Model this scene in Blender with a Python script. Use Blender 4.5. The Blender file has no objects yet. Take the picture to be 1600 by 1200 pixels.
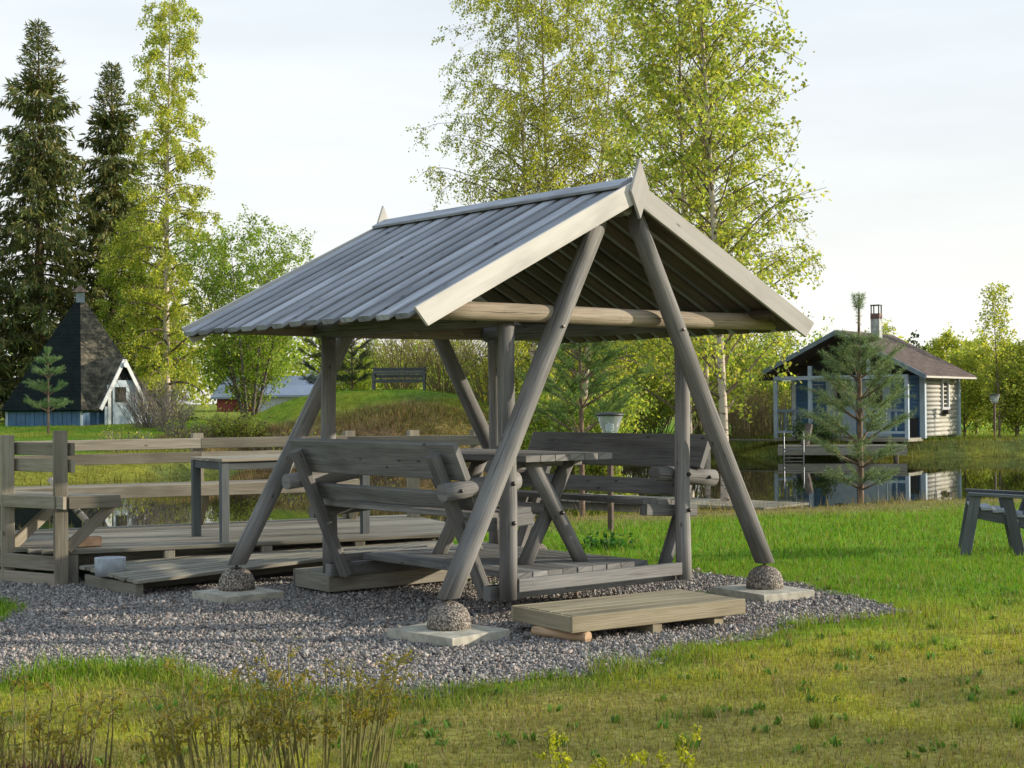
import bpy, math, random
import numpy as np
from mathutils import Matrix, Vector
random.seed(7); rng = np.random.default_rng(7)
S = bpy.context.scene
col = S.collection
R = math.radians

# ------------------------------------------------------------------ camera, sky, sun, exposure
YAW, PITCH, ROLL = -0.6871, 0.0111, 0.009
CX, CY, CH = -7.2904, -7.7098, 1.5
RX = np.array([math.cos(YAW), math.sin(YAW)]); FW = np.array([-math.sin(YAW), math.cos(YAW)])
cam = bpy.data.cameras.new('camera'); cam.lens = 53.325; cam.sensor_width = 36; cam.clip_end = 4000; cam.clip_start = 0.05
co = bpy.data.objects.new('camera', cam); col.objects.link(co); S.camera = co
r3 = Vector((RX[0], RX[1], 0)); f3 = Vector((FW[0]*math.cos(PITCH), FW[1]*math.cos(PITCH), math.sin(PITCH)))
u3 = r3.cross(f3)
rr = r3*math.cos(ROLL) - u3*math.sin(ROLL); uu = r3*math.sin(ROLL) + u3*math.cos(ROLL)
M4 = Matrix((( rr.x, uu.x, -f3.x, CX), (rr.y, uu.y, -f3.y, CY), (rr.z, uu.z, -f3.z, CH), (0, 0, 0, 1)))
co.matrix_world = M4

SUN_AZ = np.array([.83, -.558]); SUN_EL = R(13.5)
w = bpy.data.worlds.new('World'); S.world = w; w.use_nodes = True
nt = w.node_tree; nt.nodes.clear()
def N(t, typ, **kw):
    n = t.nodes.new(typ)
    for k, v in kw.items():
        if k.startswith('i_'):
            key = k[2:]; key = int(key) if key.isdigit() else key
            n.inputs[key].default_value = v
        else: setattr(n, k, v)
    return n
L = lambda t, a, b: t.links.new(a, b)
sky = N(nt, 'ShaderNodeTexSky', sky_type='NISHITA', sun_disc=False, sun_elevation=SUN_EL, sun_rotation=math.atan2(SUN_AZ[0], SUN_AZ[1]), air_density=1.0, dust_density=2.0, ozone_density=1.0)
tc = N(nt, 'ShaderNodeTexCoord')
mp = N(nt, 'ShaderNodeMapping'); mp.inputs['Scale'].default_value = (1.2, 1.2, 7.0); mp.inputs['Rotation'].default_value = (0.12, 0.06, 0.4)
ns = N(nt, 'ShaderNodeTexNoise', i_Scale=1.7, i_Detail=5.0, i_Roughness=.55)
ramp = N(nt, 'ShaderNodeValToRGB'); ramp.color_ramp.elements[0].position = .3; ramp.color_ramp.elements[0].color = (.74,.74,.74,1)
ramp.color_ramp.elements[1].position = .68; ramp.color_ramp.elements[1].color = (.95,.95,.95,1)
mixs = N(nt, 'ShaderNodeMix', data_type='RGBA'); 
sepz = N(nt, 'ShaderNodeSeparateXYZ'); L(nt, tc.outputs['Generated'], sepz.inputs[0])
vr = N(nt, 'ShaderNodeValToRGB'); vr.color_ramp.elements[0].color = (1.0,.985,.93,1); vr.color_ramp.elements[1].color = (.66,.80,.98,1); vr.color_ramp.elements[1].position = .55
L(nt, sepz.outputs[2], vr.inputs[0]); vm = N(nt, 'ShaderNodeVectorMath', operation='SCALE'); vm.inputs['Scale'].default_value = 9.7; L(nt, vr.outputs[0], vm.inputs[0]); L(nt, vm.outputs[0], mixs.inputs['B'])   # thin bright cirrus veil
bg = N(nt, 'ShaderNodeBackground', i_Strength=.1); ow = N(nt, 'ShaderNodeOutputWorld')
L(nt, tc.outputs['Generated'], mp.inputs['Vector']); L(nt, mp.outputs[0], ns.inputs['Vector']); L(nt, ns.outputs['Fac'], ramp.inputs[0])
L(nt, ramp.outputs[0], mixs.inputs['Factor']); L(nt, sky.outputs[0], mixs.inputs['A']); L(nt, mixs.outputs['Result'], bg.inputs[0]); L(nt, bg.outputs[0], ow.inputs[0])

sd = bpy.data.lights.new('sun', 'SUN'); sd.energy = 5.0; sd.angle = R(.6); sd.color = (1.0, .88, .72)
so = bpy.data.objects.new('sun', sd); col.objects.link(so)
sv = Vector((SUN_AZ[0]*math.cos(SUN_EL), SUN_AZ[1]*math.cos(SUN_EL), math.sin(SUN_EL)))
so.rotation_euler = sv.to_track_quat('Z', 'Y').to_euler(); so.location = (20, -20, 20)
S.view_settings.view_transform = 'Standard'; S.view_settings.look = 'None'; S.view_settings.exposure = 0.3; S.view_settings.gamma = 1.0
S.view_settings.use_curve_mapping = False

# ------------------------------------------------------------------ helpers
def W(r, f):                                   # ground frame along the viewing axis -> world x, y
    return CX + r*RX[0] + f*FW[0], CY + r*RX[1] + f*FW[1]
def RF(x, y):
    dx, dy = x-CX, y-CY
    return dx*RX[0]+dy*RX[1], dx*FW[0]+dy*FW[1]
def sst(a, b, x):
    t = np.clip((x-a)/(b-a), 0, 1); return t*t*(3-2*t)
_tab = np.random.default_rng(11).random((256, 256))
def vnoise(x, y, s=1.0, k=0):
    x = np.asarray(x, float)/s + 37.3*k; y = np.asarray(y, float)/s + 91.7*k
    xi = np.floor(x).astype(int); yi = np.floor(y).astype(int); fx = x-xi; fy = y-yi
    fx = fx*fx*(3-2*fx); fy = fy*fy*(3-2*fy)
    g = lambda a, b: _tab[(xi+a) & 255, (yi+b) & 255]
    return (g(0,0)*(1-fx)+g(1,0)*fx)*(1-fy) + (g(0,1)*(1-fx)+g(1,1)*fx)*fy
def fbm(x, y, s, k=0):
    return (vnoise(x,y,s,k)+.5*vnoise(x,y,s*.45,k+3)+.25*vnoise(x,y,s*.2,k+5))/1.75
def polydist(px, py, poly):
    P = np.asarray(poly, float); Q = np.roll(P, -1, 0)
    d = np.full(px.shape, 1e9); ins = np.zeros(px.shape, bool)
    for a, b in zip(P, Q):
        e = b-a; t = np.clip(((px-a[0])*e[0]+(py-a[1])*e[1])/(e@e), 0, 1)
        d = np.minimum(d, np.hypot(px-a[0]-t*e[0], py-a[1]-t*e[1]))
        c = ((a[1] > py) != (b[1] > py)); 
        with np.errstate(divide='ignore', invalid='ignore'):
            xx = (b[0]-a[0])*(py-a[1])/(b[1]-a[1])+a[0]
        ins ^= c & (px < xx)
    return np.where(ins, -d, d)             # negative inside

class MB:
    """collects geometry of one mesh: vertices, faces, one uv per corner (u along the grain in metres)"""
    def __init__(s): s.v = []; s.f = []; s.uv = []; s.m = []
    def face(s, idx, uv=None, m=0):
        s.f.append(tuple(idx)); s.uv.append(uv or [(0, 0)]*len(idx)); s.m.append(m)
    def sweep(s, rings, us, closed=True, caps=True, m=0, vv=None):
        n = len(rings[0]); b = len(s.v)
        for r_ in rings: s.v += [tuple(p) for p in r_]
        if vv is None:
            vv = [0]
            for i in range(n): vv.append(vv[-1]+(Vector(rings[0][(i+1) % n])-Vector(rings[0][i])).length)
        for k in range(len(rings)-1):
            for i in range(n if closed else n-1):
                j = (i+1) % n; a = b+k*n
                s.face((a+i, a+j, a+n+j, a+n+i), [(us[k], vv[i]), (us[k], vv[i+1]), (us[k+1], vv[i+1]), (us[k+1], vv[i])], m)
        if caps:
            for k, rev in ((0, True), (len(rings)-1, False)):
                a = b+k*n; ids = list(range(a, a+n)); c = Vector((0, 0, 0))
                uvs = [(us[k]+.004*math.cos(6.283*i/n), .05+.012*math.sin(6.283*i/n)) for i in range(n)]
                if rev: ids = ids[::-1]; uvs = uvs[::-1]
                s.face(ids, uvs, m)
    def bar(s, p0, p1, w, h, up=(0, 0, 1), c=.004, m=0, cut0=None, cut1=None):
        """chamfered plank: w across, h along up; cut = normal of an oblique end plane"""
        p0 = Vector(p0); p1 = Vector(p1); d = (p1-p0).normalized(); up = Vector(up)
        sx = d.cross(up).normalized(); uq = sx.cross(d).normalized(); a, b = w/2, h/2; c = min(c, a*.6, b*.6)
        sec = [(-a+c, -b), (a-c, -b), (a, -b+c), (a, b-c), (a-c, b), (-a+c, b), (-a, b-c), (-a, -b+c)]
        def ring(p, cut):
            o = []
            for x, y in sec:
                q = p+sx*x+uq*y
                if cut is not None: q = q + d*(-(q-p).dot(Vector(cut))/d.dot(Vector(cut)))
                o.append(q)
            return o
        u0 = random.random()*20; ln = (p1-p0).length
        s.sweep([ring(p0, cut0), ring(p1, cut1)], [u0, u0+ln], m=m); return s
    def log(s, p0, p1, r0, r1=None, n=16, k=5, wob=.006, cut0=None, cut1=None, m=0, flat=None):
        p0 = Vector(p0); p1 = Vector(p1); r1 = r1 or r0; d = (p1-p0).normalized()
        up = Vector((0, 0, 1)) if abs(d.z) < .95 else Vector((0, 1, 0)); sx = d.cross(up).normalized(); uq = sx.cross(d)
        rings = []; us = []; ph = random.random()*9; u0 = random.random()*20; ln = (p1-p0).length
        for j in range(k+1):
            t = j/k; q = p0.lerp(p1, t); r = r0+(r1-r0)*t; cut = cut0 if j == 0 else (cut1 if j == k else None)
            o = []
            for i in range(n):
                a = 6.2832*i/n; rad = r*(1+.035*math.sin(2*a+ph+t*2)) + wob*math.sin(ph*3+t*7)*math.cos(a+ph)
                z = rad*math.sin(a)
                if flat is not None: z = max(z, -r*flat)
                v = q+sx*(rad*math.cos(a))+uq*z
                if cut is not None: v = v+d*(-(v-q).dot(Vector(cut))/d.dot(Vector(cut)))
                o.append(v)
            rings.append(o); us.append(u0+ln*t)
        s.sweep(rings, us, m=m); return s
    def tube(s, pts, rad, n=5, m=0, caps=False):
        pts = [Vector(p) for p in pts]; rings = []; us = [random.random()*5]
        for i, p in enumerate(pts):
            d = (pts[min(i+1, len(pts)-1)]-pts[max(i-1, 0)])
            d = d.normalized() if d.length > 1e-9 else Vector((0, 0, 1))
            up = Vector((0, 0, 1)) if abs(d.z) < .9 else Vector((1, 0, 0)); sx = d.cross(up).normalized(); uq = sx.cross(d)
            r = rad[i] if hasattr(rad, '__len__') else rad
            rings.append([p+sx*(r*math.cos(6.2832*k/n))+uq*(r*math.sin(6.2832*k/n)) for k in range(n)])
            if i: us.append(us[-1]+(p-pts[i-1]).length)
        s.sweep(rings, us, caps=caps, m=m); return s
    def lathe(s, prof, n=24, c=(0, 0, 0), m=0):
        rings = [[(c[0]+r*math.cos(6.2832*i/n), c[1]+r*math.sin(6.2832*i/n), c[2]+z) for i in range(n)] for r, z in prof]
        us = [0]
        for a, b in zip(prof, prof[1:]): us.append(us[-1]+math.hypot(a[0]-b[0], a[1]-b[1]))
        s.sweep(rings, us, m=m); return s
    def prism(s, poly, d, m=0):
        """extrude a planar outline (3d points) by vector d"""
        d = Vector(d); s.sweep([[Vector(p) for p in poly], [Vector(p)+d for p in poly]], [0, d.length], m=m)
        b = len(s.v)-2*len(poly); n = len(poly); p0 = Vector(poly[0]); e = (Vector(poly[1])-p0).normalized(); nn = d.normalized(); g = nn.cross(e)
        o = random.random()*9
        for q in (-1, -2): s.uv[q] = [(o+(Vector(s.v[i])-p0).dot(e), (Vector(s.v[i])-p0).dot(g)) for i in s.f[q]]
        return s
    def build(s, name, mat, parent=None, smooth=False, fixn=False, kind=None):
        me = bpy.data.meshes.new(name); me.from_pydata([tuple(v) for v in s.v], [], s.f)
        mats = mat if isinstance(mat, (list, tuple)) else [mat]
        for x in mats: me.materials.append(x)
        uvl = me.uv_layers.new(name='UVMap')
        uvl.data.foreach_set('uv', np.array([c for f in s.uv for c in f], np.float32).ravel())
        if any(s.m): me.polygons.foreach_set('material_index', s.m)
        if smooth:
            me.polygons.foreach_set('use_smooth', [len(f) == 4 for f in s.f])
        if fixn:
            import bmesh
            bm = bmesh.new(); bm.from_mesh(me); bmesh.ops.recalc_face_normals(bm, faces=bm.faces); bm.to_mesh(me); bm.free()
        me.update()
        o = bpy.data.objects.new(name, me); col.objects.link(o)
        if parent is not None: o.parent = parent
        if kind: o['kind'] = kind
        return o

def npmesh(name, V, F, C, mat, parent=None, kind=None, smooth=False):
    """big meshes from arrays; C = a colour per vertex"""
    V = np.asarray(V, np.float32); F = np.asarray(F, np.int32); k = F.shape[1]
    me = bpy.data.meshes.new(name); me.vertices.add(len(V)); me.vertices.foreach_set('co', V.ravel())
    me.loops.add(F.size); me.loops.foreach_set('vertex_index', F.ravel())
    me.polygons.add(len(F)); me.polygons.foreach_set('loop_start', np.arange(0, F.size, k, dtype=np.int32))
    me.polygons.foreach_set('loop_total', np.full(len(F), k, np.int32))
    if smooth: me.polygons.foreach_set('use_smooth', np.ones(len(F), bool))
    if C is not None:
        a = me.color_attributes.new('Col', 'FLOAT_COLOR', 'POINT')
        a.data.foreach_set('color', np.concatenate([C, np.ones((len(C), 1))], 1).astype(np.float32).ravel())
    me.materials.append(mat); me.update(calc_edges=True); me.validate()
    o = bpy.data.objects.new(name, me); col.objects.link(o)
    if parent is not None: o.parent = parent
    if kind: o['kind'] = kind
    return o
def thing(name, label, cat, loc=(0, 0, 0), rz=0, group=None):
    o = bpy.data.objects.new(name, None); o.empty_display_size = .1; col.objects.link(o)
    o.location = loc; o.rotation_euler = (0, 0, rz); tag(o, label, cat, group); return o
def tag(o, label, cat, group=None):
    o['label'] = label; o['category'] = cat
    if group: o['group'] = group
    return o
def part_empty(name, parent):
    o = bpy.data.objects.new(name, None); o.empty_display_size = .05; col.objects.link(o); o.parent = parent; return o
def copy_tree(o, parent=None):
    c = o.copy(); col.objects.link(c); c.parent = parent
    for ch in list(o.children): copy_tree(ch, c)
    return c

# ------------------------------------------------------------------ materials
def new_mat(name):
    m = bpy.data.materials.new(name); m.use_nodes = True; t = m.node_tree; b = t.nodes['Principled BSDF']; return m, t, b
def mixc(t, fac, a, b, mode='MIX'):
    n = N(t, 'ShaderNodeMix', data_type='RGBA', blend_type=mode)
    for sock, v in (('Factor', fac), ('A', a), ('B', b)):
        s = n.inputs[sock]
        if hasattr(v, 'links') or isinstance(v, bpy.types.NodeSocket): L(t, v, s)
        else: s.default_value = v if sock == 'Factor' else (*v, 1)
    return n.outputs['Result']
def ramp_(t, src, p0, p1, c0=0, c1=1):
    n = N(t, 'ShaderNodeMapRange', interpolation_type='SMOOTHSTEP'); n.inputs[1].default_value = p0; n.inputs[2].default_value = p1
    n.inputs[3].default_value = c0; n.inputs[4].default_value = c1; L(t, src, n.inputs[0]); return n.outputs[0]
def wood(name, c1, c2, dark, rough=.8, crack=False, green=0, knots=True, bump=.75):
    m, t, b = new_mat(name)
    uv = N(t, 'ShaderNodeUVMap', uv_map='UVMap'); oi = N(t, 'ShaderNodeObjectInfo')
    add = N(t, 'ShaderNodeVectorMath', operation='MULTIPLY_ADD'); cmb = N(t, 'ShaderNodeCombineXYZ')
    for k in range(2): L(t, oi.outputs['Random'], cmb.inputs[k])
    L(t, cmb.outputs[0], add.inputs[0]); add.inputs[1].default_value = (37, 0.0, 0); L(t, uv.outputs[0], add.inputs[2])
    def sc(x, y):
        mpn = N(t, 'ShaderNodeMapping'); mpn.inputs['Scale'].default_value = (x, y, 1); L(t, add.outputs[0], mpn.inputs[0]); return mpn.outputs[0]
    n1 = N(t, 'ShaderNodeTexNoise', i_Scale=1.0, i_Detail=4.0, i_Distortion=.3); L(t, sc(1.1, 22), n1.inputs['Vector'])
    n2 = N(t, 'ShaderNodeTexNoise', i_Scale=1.0, i_Detail=3.0); L(t, sc(3.0, 130), n2.inputs['Vector'])
    n3 = N(t, 'ShaderNodeTexNoise', i_Scale=1.0, i_Detail=3.0); L(t, sc(1.5, 4), n3.inputs['Vector'])
    c = mixc(t, ramp_(t, n1.outputs['Fac'], .3, .72), c1, c2)
    c = mixc(t, ramp_(t, n2.outputs['Fac'], .47, .72, 0, .8), c, dark)
    c = mixc(t, ramp_(t, n3.outputs['Fac'], .45, .72, 0, .65), c, [(x+y)*.33 for x, y in zip(c1, dark)])
    if green: 
        n4 = N(t, 'ShaderNodeTexNoise', i_Scale=1.0, i_Detail=4.0); L(t, sc(2.3, 9), n4.inputs['Vector'])
        c = mixc(t, ramp_(t, n4.outputs['Fac'], .5, .8, 0, green), c, (.13, .14, .07))
    if knots:
        vo = N(t, 'ShaderNodeTexVoronoi', i_Scale=1.0); L(t, sc(3.4, 9.0), vo.inputs['Vector'])
        c = mixc(t, ramp_(t, vo.outputs['Distance'], .04, .11, .85, 0), c, [x*.45 for x in dark])
    hgt = n2.outputs['Fac']
    if crack:
        sp = N(t, 'ShaderNodeSeparateXYZ'); L(t, add.outputs[0], sp.inputs[0])
        nn = N(t, 'ShaderNodeTexNoise', noise_dimensions='1D', i_Scale=2.2, i_Detail=3.0); L(t, sp.outputs[0], nn.inputs['W'])
        for off, amp in ((.21, .022), (.40, .03), (.09, .02)):
            ma = N(t, 'ShaderNodeMath', operation='MULTIPLY_ADD'); L(t, nn.outputs['Fac'], ma.inputs[0]); ma.inputs[1].default_value = amp; ma.inputs[2].default_value = off-amp*.5
            di = N(t, 'ShaderNodeMath', operation='SUBTRACT'); L(t, sp.outputs[1], di.inputs[0]); L(t, ma.outputs[0], di.inputs[1])
            ab = N(t, 'ShaderNodeMath', operation='ABSOLUTE'); L(t, di.outputs[0], ab.inputs[0])
            n5 = N(t, 'ShaderNodeTexNoise', noise_dimensions='1D', i_Scale=.9, i_Detail=1.0); L(t, sp.outputs[0], n5.inputs['W'])
            br = ramp_(t, n5.outputs['Fac'], .42, .5, 0, 1)
            mu = N(t, 'ShaderNodeMath', operation='MULTIPLY'); L(t, ramp_(t, ab.outputs[0], .0012, .0042, .9, 0), mu.inputs[0]); L(t, br, mu.inputs[1])
            c = mixc(t, mu.outputs[0], c, (.03, .026, .022))
    hs = N(t, 'ShaderNodeHueSaturation'); L(t, c, hs.inputs['Color'])
    L(t, ramp_(t, oi.outputs['Random'], 0, 1, .74, 1.2), hs.inputs['Value']); L(t, hs.outputs[0], b.inputs['Base Color'])
    b.inputs['Roughness'].default_value = rough; b.inputs['Specular IOR Level'].default_value = .25
    bp = N(t, 'ShaderNodeBump', i_Strength=bump, i_Distance=.004); L(t, hgt, bp.inputs['Height']); L(t, bp.outputs[0], b.inputs['Normal'])
    return m
def plain(name, c, rough=.6, var=.2, scale=8, metal=0, bump=.1):
    m, t, b = new_mat(name)
    tcn = N(t, 'ShaderNodeTexCoord'); n1 = N(t, 'ShaderNodeTexNoise', i_Scale=scale, i_Detail=5.0); L(t, tcn.outputs['Object'], n1.inputs['Vector'])
    L(t, mixc(t, ramp_(t, n1.outputs['Fac'], .3, .7), [x*(1-var) for x in c], [min(1, x*(1+var)) for x in c]), b.inputs['Base Color'])
    b.inputs['Roughness'].default_value = rough; b.inputs['Metallic'].default_value = metal
    bp = N(t, 'ShaderNodeBump', i_Strength=bump, i_Distance=.01); L(t, n1.outputs['Fac'], bp.inputs['Height']); L(t, bp.outputs[0], b.inputs['Normal'])
    return m
def leafmat(name, tr=.4, rough=.55, spec=.2, tint=(1.35, 1.35, .7)):
    m, t, b = new_mat(name); out = t.nodes['Material Output']
    at = N(t, 'ShaderNodeAttribute', attribute_name='Col')
    L(t, at.outputs['Color'], b.inputs['Base Color']); b.inputs['Roughness'].default_value = rough; b.inputs['Specular IOR Level'].default_value = spec
    tl = N(t, 'ShaderNodeBsdfTranslucent'); L(t, mixc(t, 1.0, at.outputs['Color'], tint, 'MULTIPLY'), tl.inputs[0])
    ms = N(t, 'ShaderNodeMixShader', i_Fac=tr); L(t, b.outputs[0], ms.inputs[1]); L(t, tl.outputs[0], ms.inputs[2]); L(t, ms.outputs[0], out.inputs[0]); return m

M = {}
M['log'] = wood('weathered_log', (.178,.174,.166), (.255,.248,.236), (.08,.077,.073), crack=True)
M['board'] = wood('weathered_board', (.192,.191,.181), (.262,.26,.245), (.092,.089,.083))
M['barge'] = wood('pale_board', (.46,.445,.41), (.50,.485,.45), (.42,.405,.37), bump=.15)
M['roof'] = wood('roof_board', (.285,.30,.33), (.37,.385,.415), (.15,.152,.16))
M['beam'] = wood('tan_log', (.27,.225,.165), (.35,.30,.23), (.15,.115,.08), crack=True)  # lighter and tanner than the other logs
M['roofshade'] = wood('brown_underboard_shade', (.10,.078,.06), (.14,.11,.085), (.06,.045,.035))  # bare brown wood, darkened to paint shade into the gaps between boards
M['deck'] = wood('deck_plank', (.215,.20,.16), (.28,.265,.215), (.12,.108,.08), green=.35)
M['newdeck'] = wood('step_plank', (.26,.225,.145), (.32,.28,.19), (.18,.145,.09), green=.3)
M['rail'] = wood('rail_board', (.25,.22,.165), (.315,.285,.22), (.15,.125,.09), green=.25)
M['darkwood'] = wood('dark_bench_wood', (.085,.095,.10), (.12,.13,.135), (.05,.05,.05), rough=.6)
M['bench_grey'] = wood('grey_painted_wood', (.085,.10,.105), (.11,.125,.13), (.06,.06,.06), rough=.6, knots=False)
M['firewood'] = wood('split_log', (.36,.24,.14), (.45,.31,.19), (.2,.12,.07))
M['concrete'] = plain('concrete_slab', (.37,.35,.28), .9, .25, 14, bump=.08)
M['metal'] = plain('bolt_steel', (.06,.055,.05), .45, .2, 30, metal=.8)
M['steel'] = plain('ladder_steel', (.2,.21,.22), .35, .1, 5, metal=.9)
M['bark'] = plain('brown_bark', (.16,.11,.075), .9, .4, 9, bump=.6)
M['darkbark'] = plain('grey_bark', (.12,.10,.085), .9, .4, 9, bump=.6)
M['twig'] = plain('twig_bark', (.15,.11,.085), .9, .3, 5)
M['leaf'] = leafmat('leaf', .5)
M['needle'] = leafmat('needle', .15, .6, .2)
M['grassb'] = leafmat('grass_blade', .3, .6, .15)
M['dry'] = leafmat('dry_stem', .2, .8, .1)
M['stone'] = None
M['bluewall'] = plain('blue_paint', (.055,.135,.25), .6, .15, 4)
M['huttrim'] = plain('blue_white_trim', (.34,.42,.48), .6, .08, 5)
M['shadeblue'] = plain('shade_blue_board', (.17,.22,.255), .7, .15, 5)  # bluish shade of the sauna front painted into its boards; hut flue shares it
M['white'] = plain('white_paint', (.55,.575,.58), .55, .06, 5)
M['cream'] = plain('cream_log_paint', (.40,.39,.34), .6, .1, 6)
M['red'] = plain('red_ochre_paint', (.22,.045,.03), .7, .15, 3)
M['greywall'] = plain('grey_wall', (.42,.45,.48), .7, .06, 2)
M['metalroof'] = plain('sheet_roof', (.22,.26,.33), .6, .06, 2)
M['shade_dark'] = plain('near_black_shade', (.02,.022,.022), .8, .2, 3)  # flat near-black: shade painted in the sauna gable, plain dark on other parts
M['chimney'] = plain('chimney_render', (.36,.38,.36), .8, .3, 6)
M['rust'] = plain('rusty_band', (.15,.085,.07), .7, .3, 9)
M['blackmetal'] = plain('black_metal', (.03,.03,.03), .5, .2, 9)
def glassm(name, c, rough=.05):
    m, t, b = new_mat(name); b.inputs['Base Color'].default_value = (*c, 1); b.inputs['Roughness'].default_value = rough; b.inputs['Specular IOR Level'].default_value = .8; return m
M['pane'] = glassm('window_pane', (.03,.028,.022))
def shingle(name, c1, c2, c3, mscale):
    m, t, b = new_mat(name); uv = N(t, 'ShaderNodeUVMap', uv_map='UVMap')
    br = N(t, 'ShaderNodeTexBrick', i_Scale=1.0); br.inputs['Brick Width'].default_value = .3; br.inputs['Row Height'].default_value = .14; br.inputs['Mortar Size'].default_value = .008
    br.inputs['Color1'].default_value = (*c1, 1); br.inputs['Color2'].default_value = (*c2, 1); br.inputs['Mortar'].default_value = (*[x*.4 for x in c1], 1)
    L(t, uv.outputs[0], br.inputs['Vector'])
    n = N(t, 'ShaderNodeTexNoise', i_Scale=mscale, i_Detail=6.0, i_Roughness=.7); L(t, uv.outputs[0], n.inputs['Vector'])
    c = mixc(t, ramp_(t, n.outputs['Fac'], .42, .68), br.outputs['Color'], c3)
    L(t, c, b.inputs['Base Color']); b.inputs['Roughness'].default_value = .95; b.inputs['Specular IOR Level'].default_value = .05
    bp = N(t, 'ShaderNodeBump', i_Strength=.5, i_Distance=.02); L(t, n.outputs['Fac'], bp.inputs['Height']); L(t, bp.outputs[0], b.inputs['Normal']); return m
M['hutroof'] = shingle('mossy_bitumen', (.05,.05,.04), (.07,.065,.05), (.19,.165,.115), 3.0)
M['hutroofshade'] = shingle('bitumen_shade_face', (.011,.016,.016), (.014,.019,.018), (.016,.022,.02), 2.0)  # same bitumen as the other faces, shade painted in as near-black
M['saunaroof'] = shingle('brown_shingle', (.095,.074,.066), (.12,.095,.085), (.16,.13,.11), 4.0)
# birch bark
m, t, b = new_mat('birch_bark'); uv = N(t, 'ShaderNodeUVMap', uv_map='UVMap')
mpn = N(t, 'ShaderNodeMapping'); mpn.inputs['Scale'].default_value = (22, 5, 1); L(t, uv.outputs[0], mpn.inputs[0])
n = N(t, 'ShaderNodeTexNoise', i_Scale=1.0, i_Detail=3.0); L(t, mpn.outputs[0], n.inputs['Vector'])
mpn2 = N(t, 'ShaderNodeMapping'); mpn2.inputs['Scale'].default_value = (3.0, 2, 1); L(t, uv.outputs[0], mpn2.inputs[0])
n2 = N(t, 'ShaderNodeTexNoise', i_Scale=1.0, i_Detail=3.0); L(t, mpn2.outputs[0], n2.inputs['Vector'])
c = mixc(t, ramp_(t, n.outputs['Fac'], .55, .66), (.50,.42,.33), (.10,.08,.07)); c = mixc(t, ramp_(t, n2.outputs['Fac'], .58, .7), c, (.07,.06,.055))
L(t, c, b.inputs['Base Color']); b.inputs['Roughness'].default_value = .7; M['birch'] = m
# aggregate domes
m, t, b = new_mat('pebble_concrete'); tcn = N(t, 'ShaderNodeTexCoord'); vo = N(t, 'ShaderNodeTexVoronoi', i_Scale=75.0); L(t, tcn.outputs['Object'], vo.inputs['Vector'])
hs = N(t, 'ShaderNodeSeparateColor'); L(t, vo.outputs['Color'], hs.inputs[0])
c = mixc(t, hs.outputs[0], (.10,.085,.07), (.42,.36,.29)); c = mixc(t, ramp_(t, vo.outputs['Distance'], .45, .75), c, (.07,.06,.05)); L(t, c, b.inputs['Base Color']); b.inputs['Roughness'].default_value = .8
bp = N(t, 'ShaderNodeBump', i_Strength=.9, i_Distance=.012, invert=True); L(t, vo.outputs['Distance'], bp.inputs['Height']); L(t, bp.outputs[0], b.inputs['Normal']); M['aggregate'] = m
# ground: colour attribute broken up by fine noise
def groundmat(name, scale, c_amt, rough=1.0, bump=.6):
    m, t, b = new_mat(name); at = N(t, 'ShaderNodeAttribute', attribute_name='Col'); tcn = N(t, 'ShaderNodeTexCoord')
    n = N(t, 'ShaderNodeTexNoise', i_Scale=scale, i_Detail=8.0, i_Roughness=.7); L(t, tcn.outputs['Object'], n.inputs['Vector'])
    n2 = N(t, 'ShaderNodeTexNoise', i_Scale=scale*.17, i_Detail=5.0); L(t, tcn.outputs['Object'], n2.inputs['Vector'])
    c = mixc(t, 1.0, at.outputs['Color'], (1, 1, 1), 'MULTIPLY'); hs = N(t, 'ShaderNodeHueSaturation'); L(t, c, hs.inputs['Color'])
    ad = N(t, 'ShaderNodeMath', operation='MULTIPLY'); L(t, ramp_(t, n.outputs['Fac'], .25, .75, 1-c_amt, 1+c_amt), ad.inputs[0]); L(t, ramp_(t, n2.outputs['Fac'], .3, .7, .8, 1.2), ad.inputs[1])
    L(t, ad.outputs[0], hs.inputs['Value']); L(t, hs.outputs[0], b.inputs['Base Color']); b.inputs['Roughness'].default_value = rough; b.inputs['Specular IOR Level'].default_value = .1
    bp = N(t, 'ShaderNodeBump', i_Strength=bump, i_Distance=.03); L(t, n.outputs['Fac'], bp.inputs['Height']); L(t, bp.outputs[0], b.inputs['Normal']); return m
M['ground'] = groundmat('lawn_soil', 22, .55)
M['gravelbase'] = groundmat('gravel_base', 60, .6)
m, t, b = new_mat('gravel_stone'); at = N(t, 'ShaderNodeAttribute', attribute_name='Col'); L(t, at.outputs['Color'], b.inputs['Base Color']); b.inputs['Roughness'].default_value = .85; M['stone'] = m
m, t, b = new_mat('pond_water'); b.inputs['Base Color'].default_value = (.012,.014,.008, 1); b.inputs['Roughness'].default_value = .015; b.inputs['IOR'].default_value = 1.33; b.inputs['Specular IOR Level'].default_value = .9
tcn = N(t, 'ShaderNodeTexCoord'); n = N(t, 'ShaderNodeTexNoise', i_Scale=1.6, i_Detail=3.0); L(t, tcn.outputs['Object'], n.inputs['Vector']); bp = N(t, 'ShaderNodeBump', i_Strength=.035, i_Distance=.02); L(t, n.outputs['Fac'], bp.inputs['Height']); L(t, bp.outputs[0], b.inputs['Normal']); M['water'] = m

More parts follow.
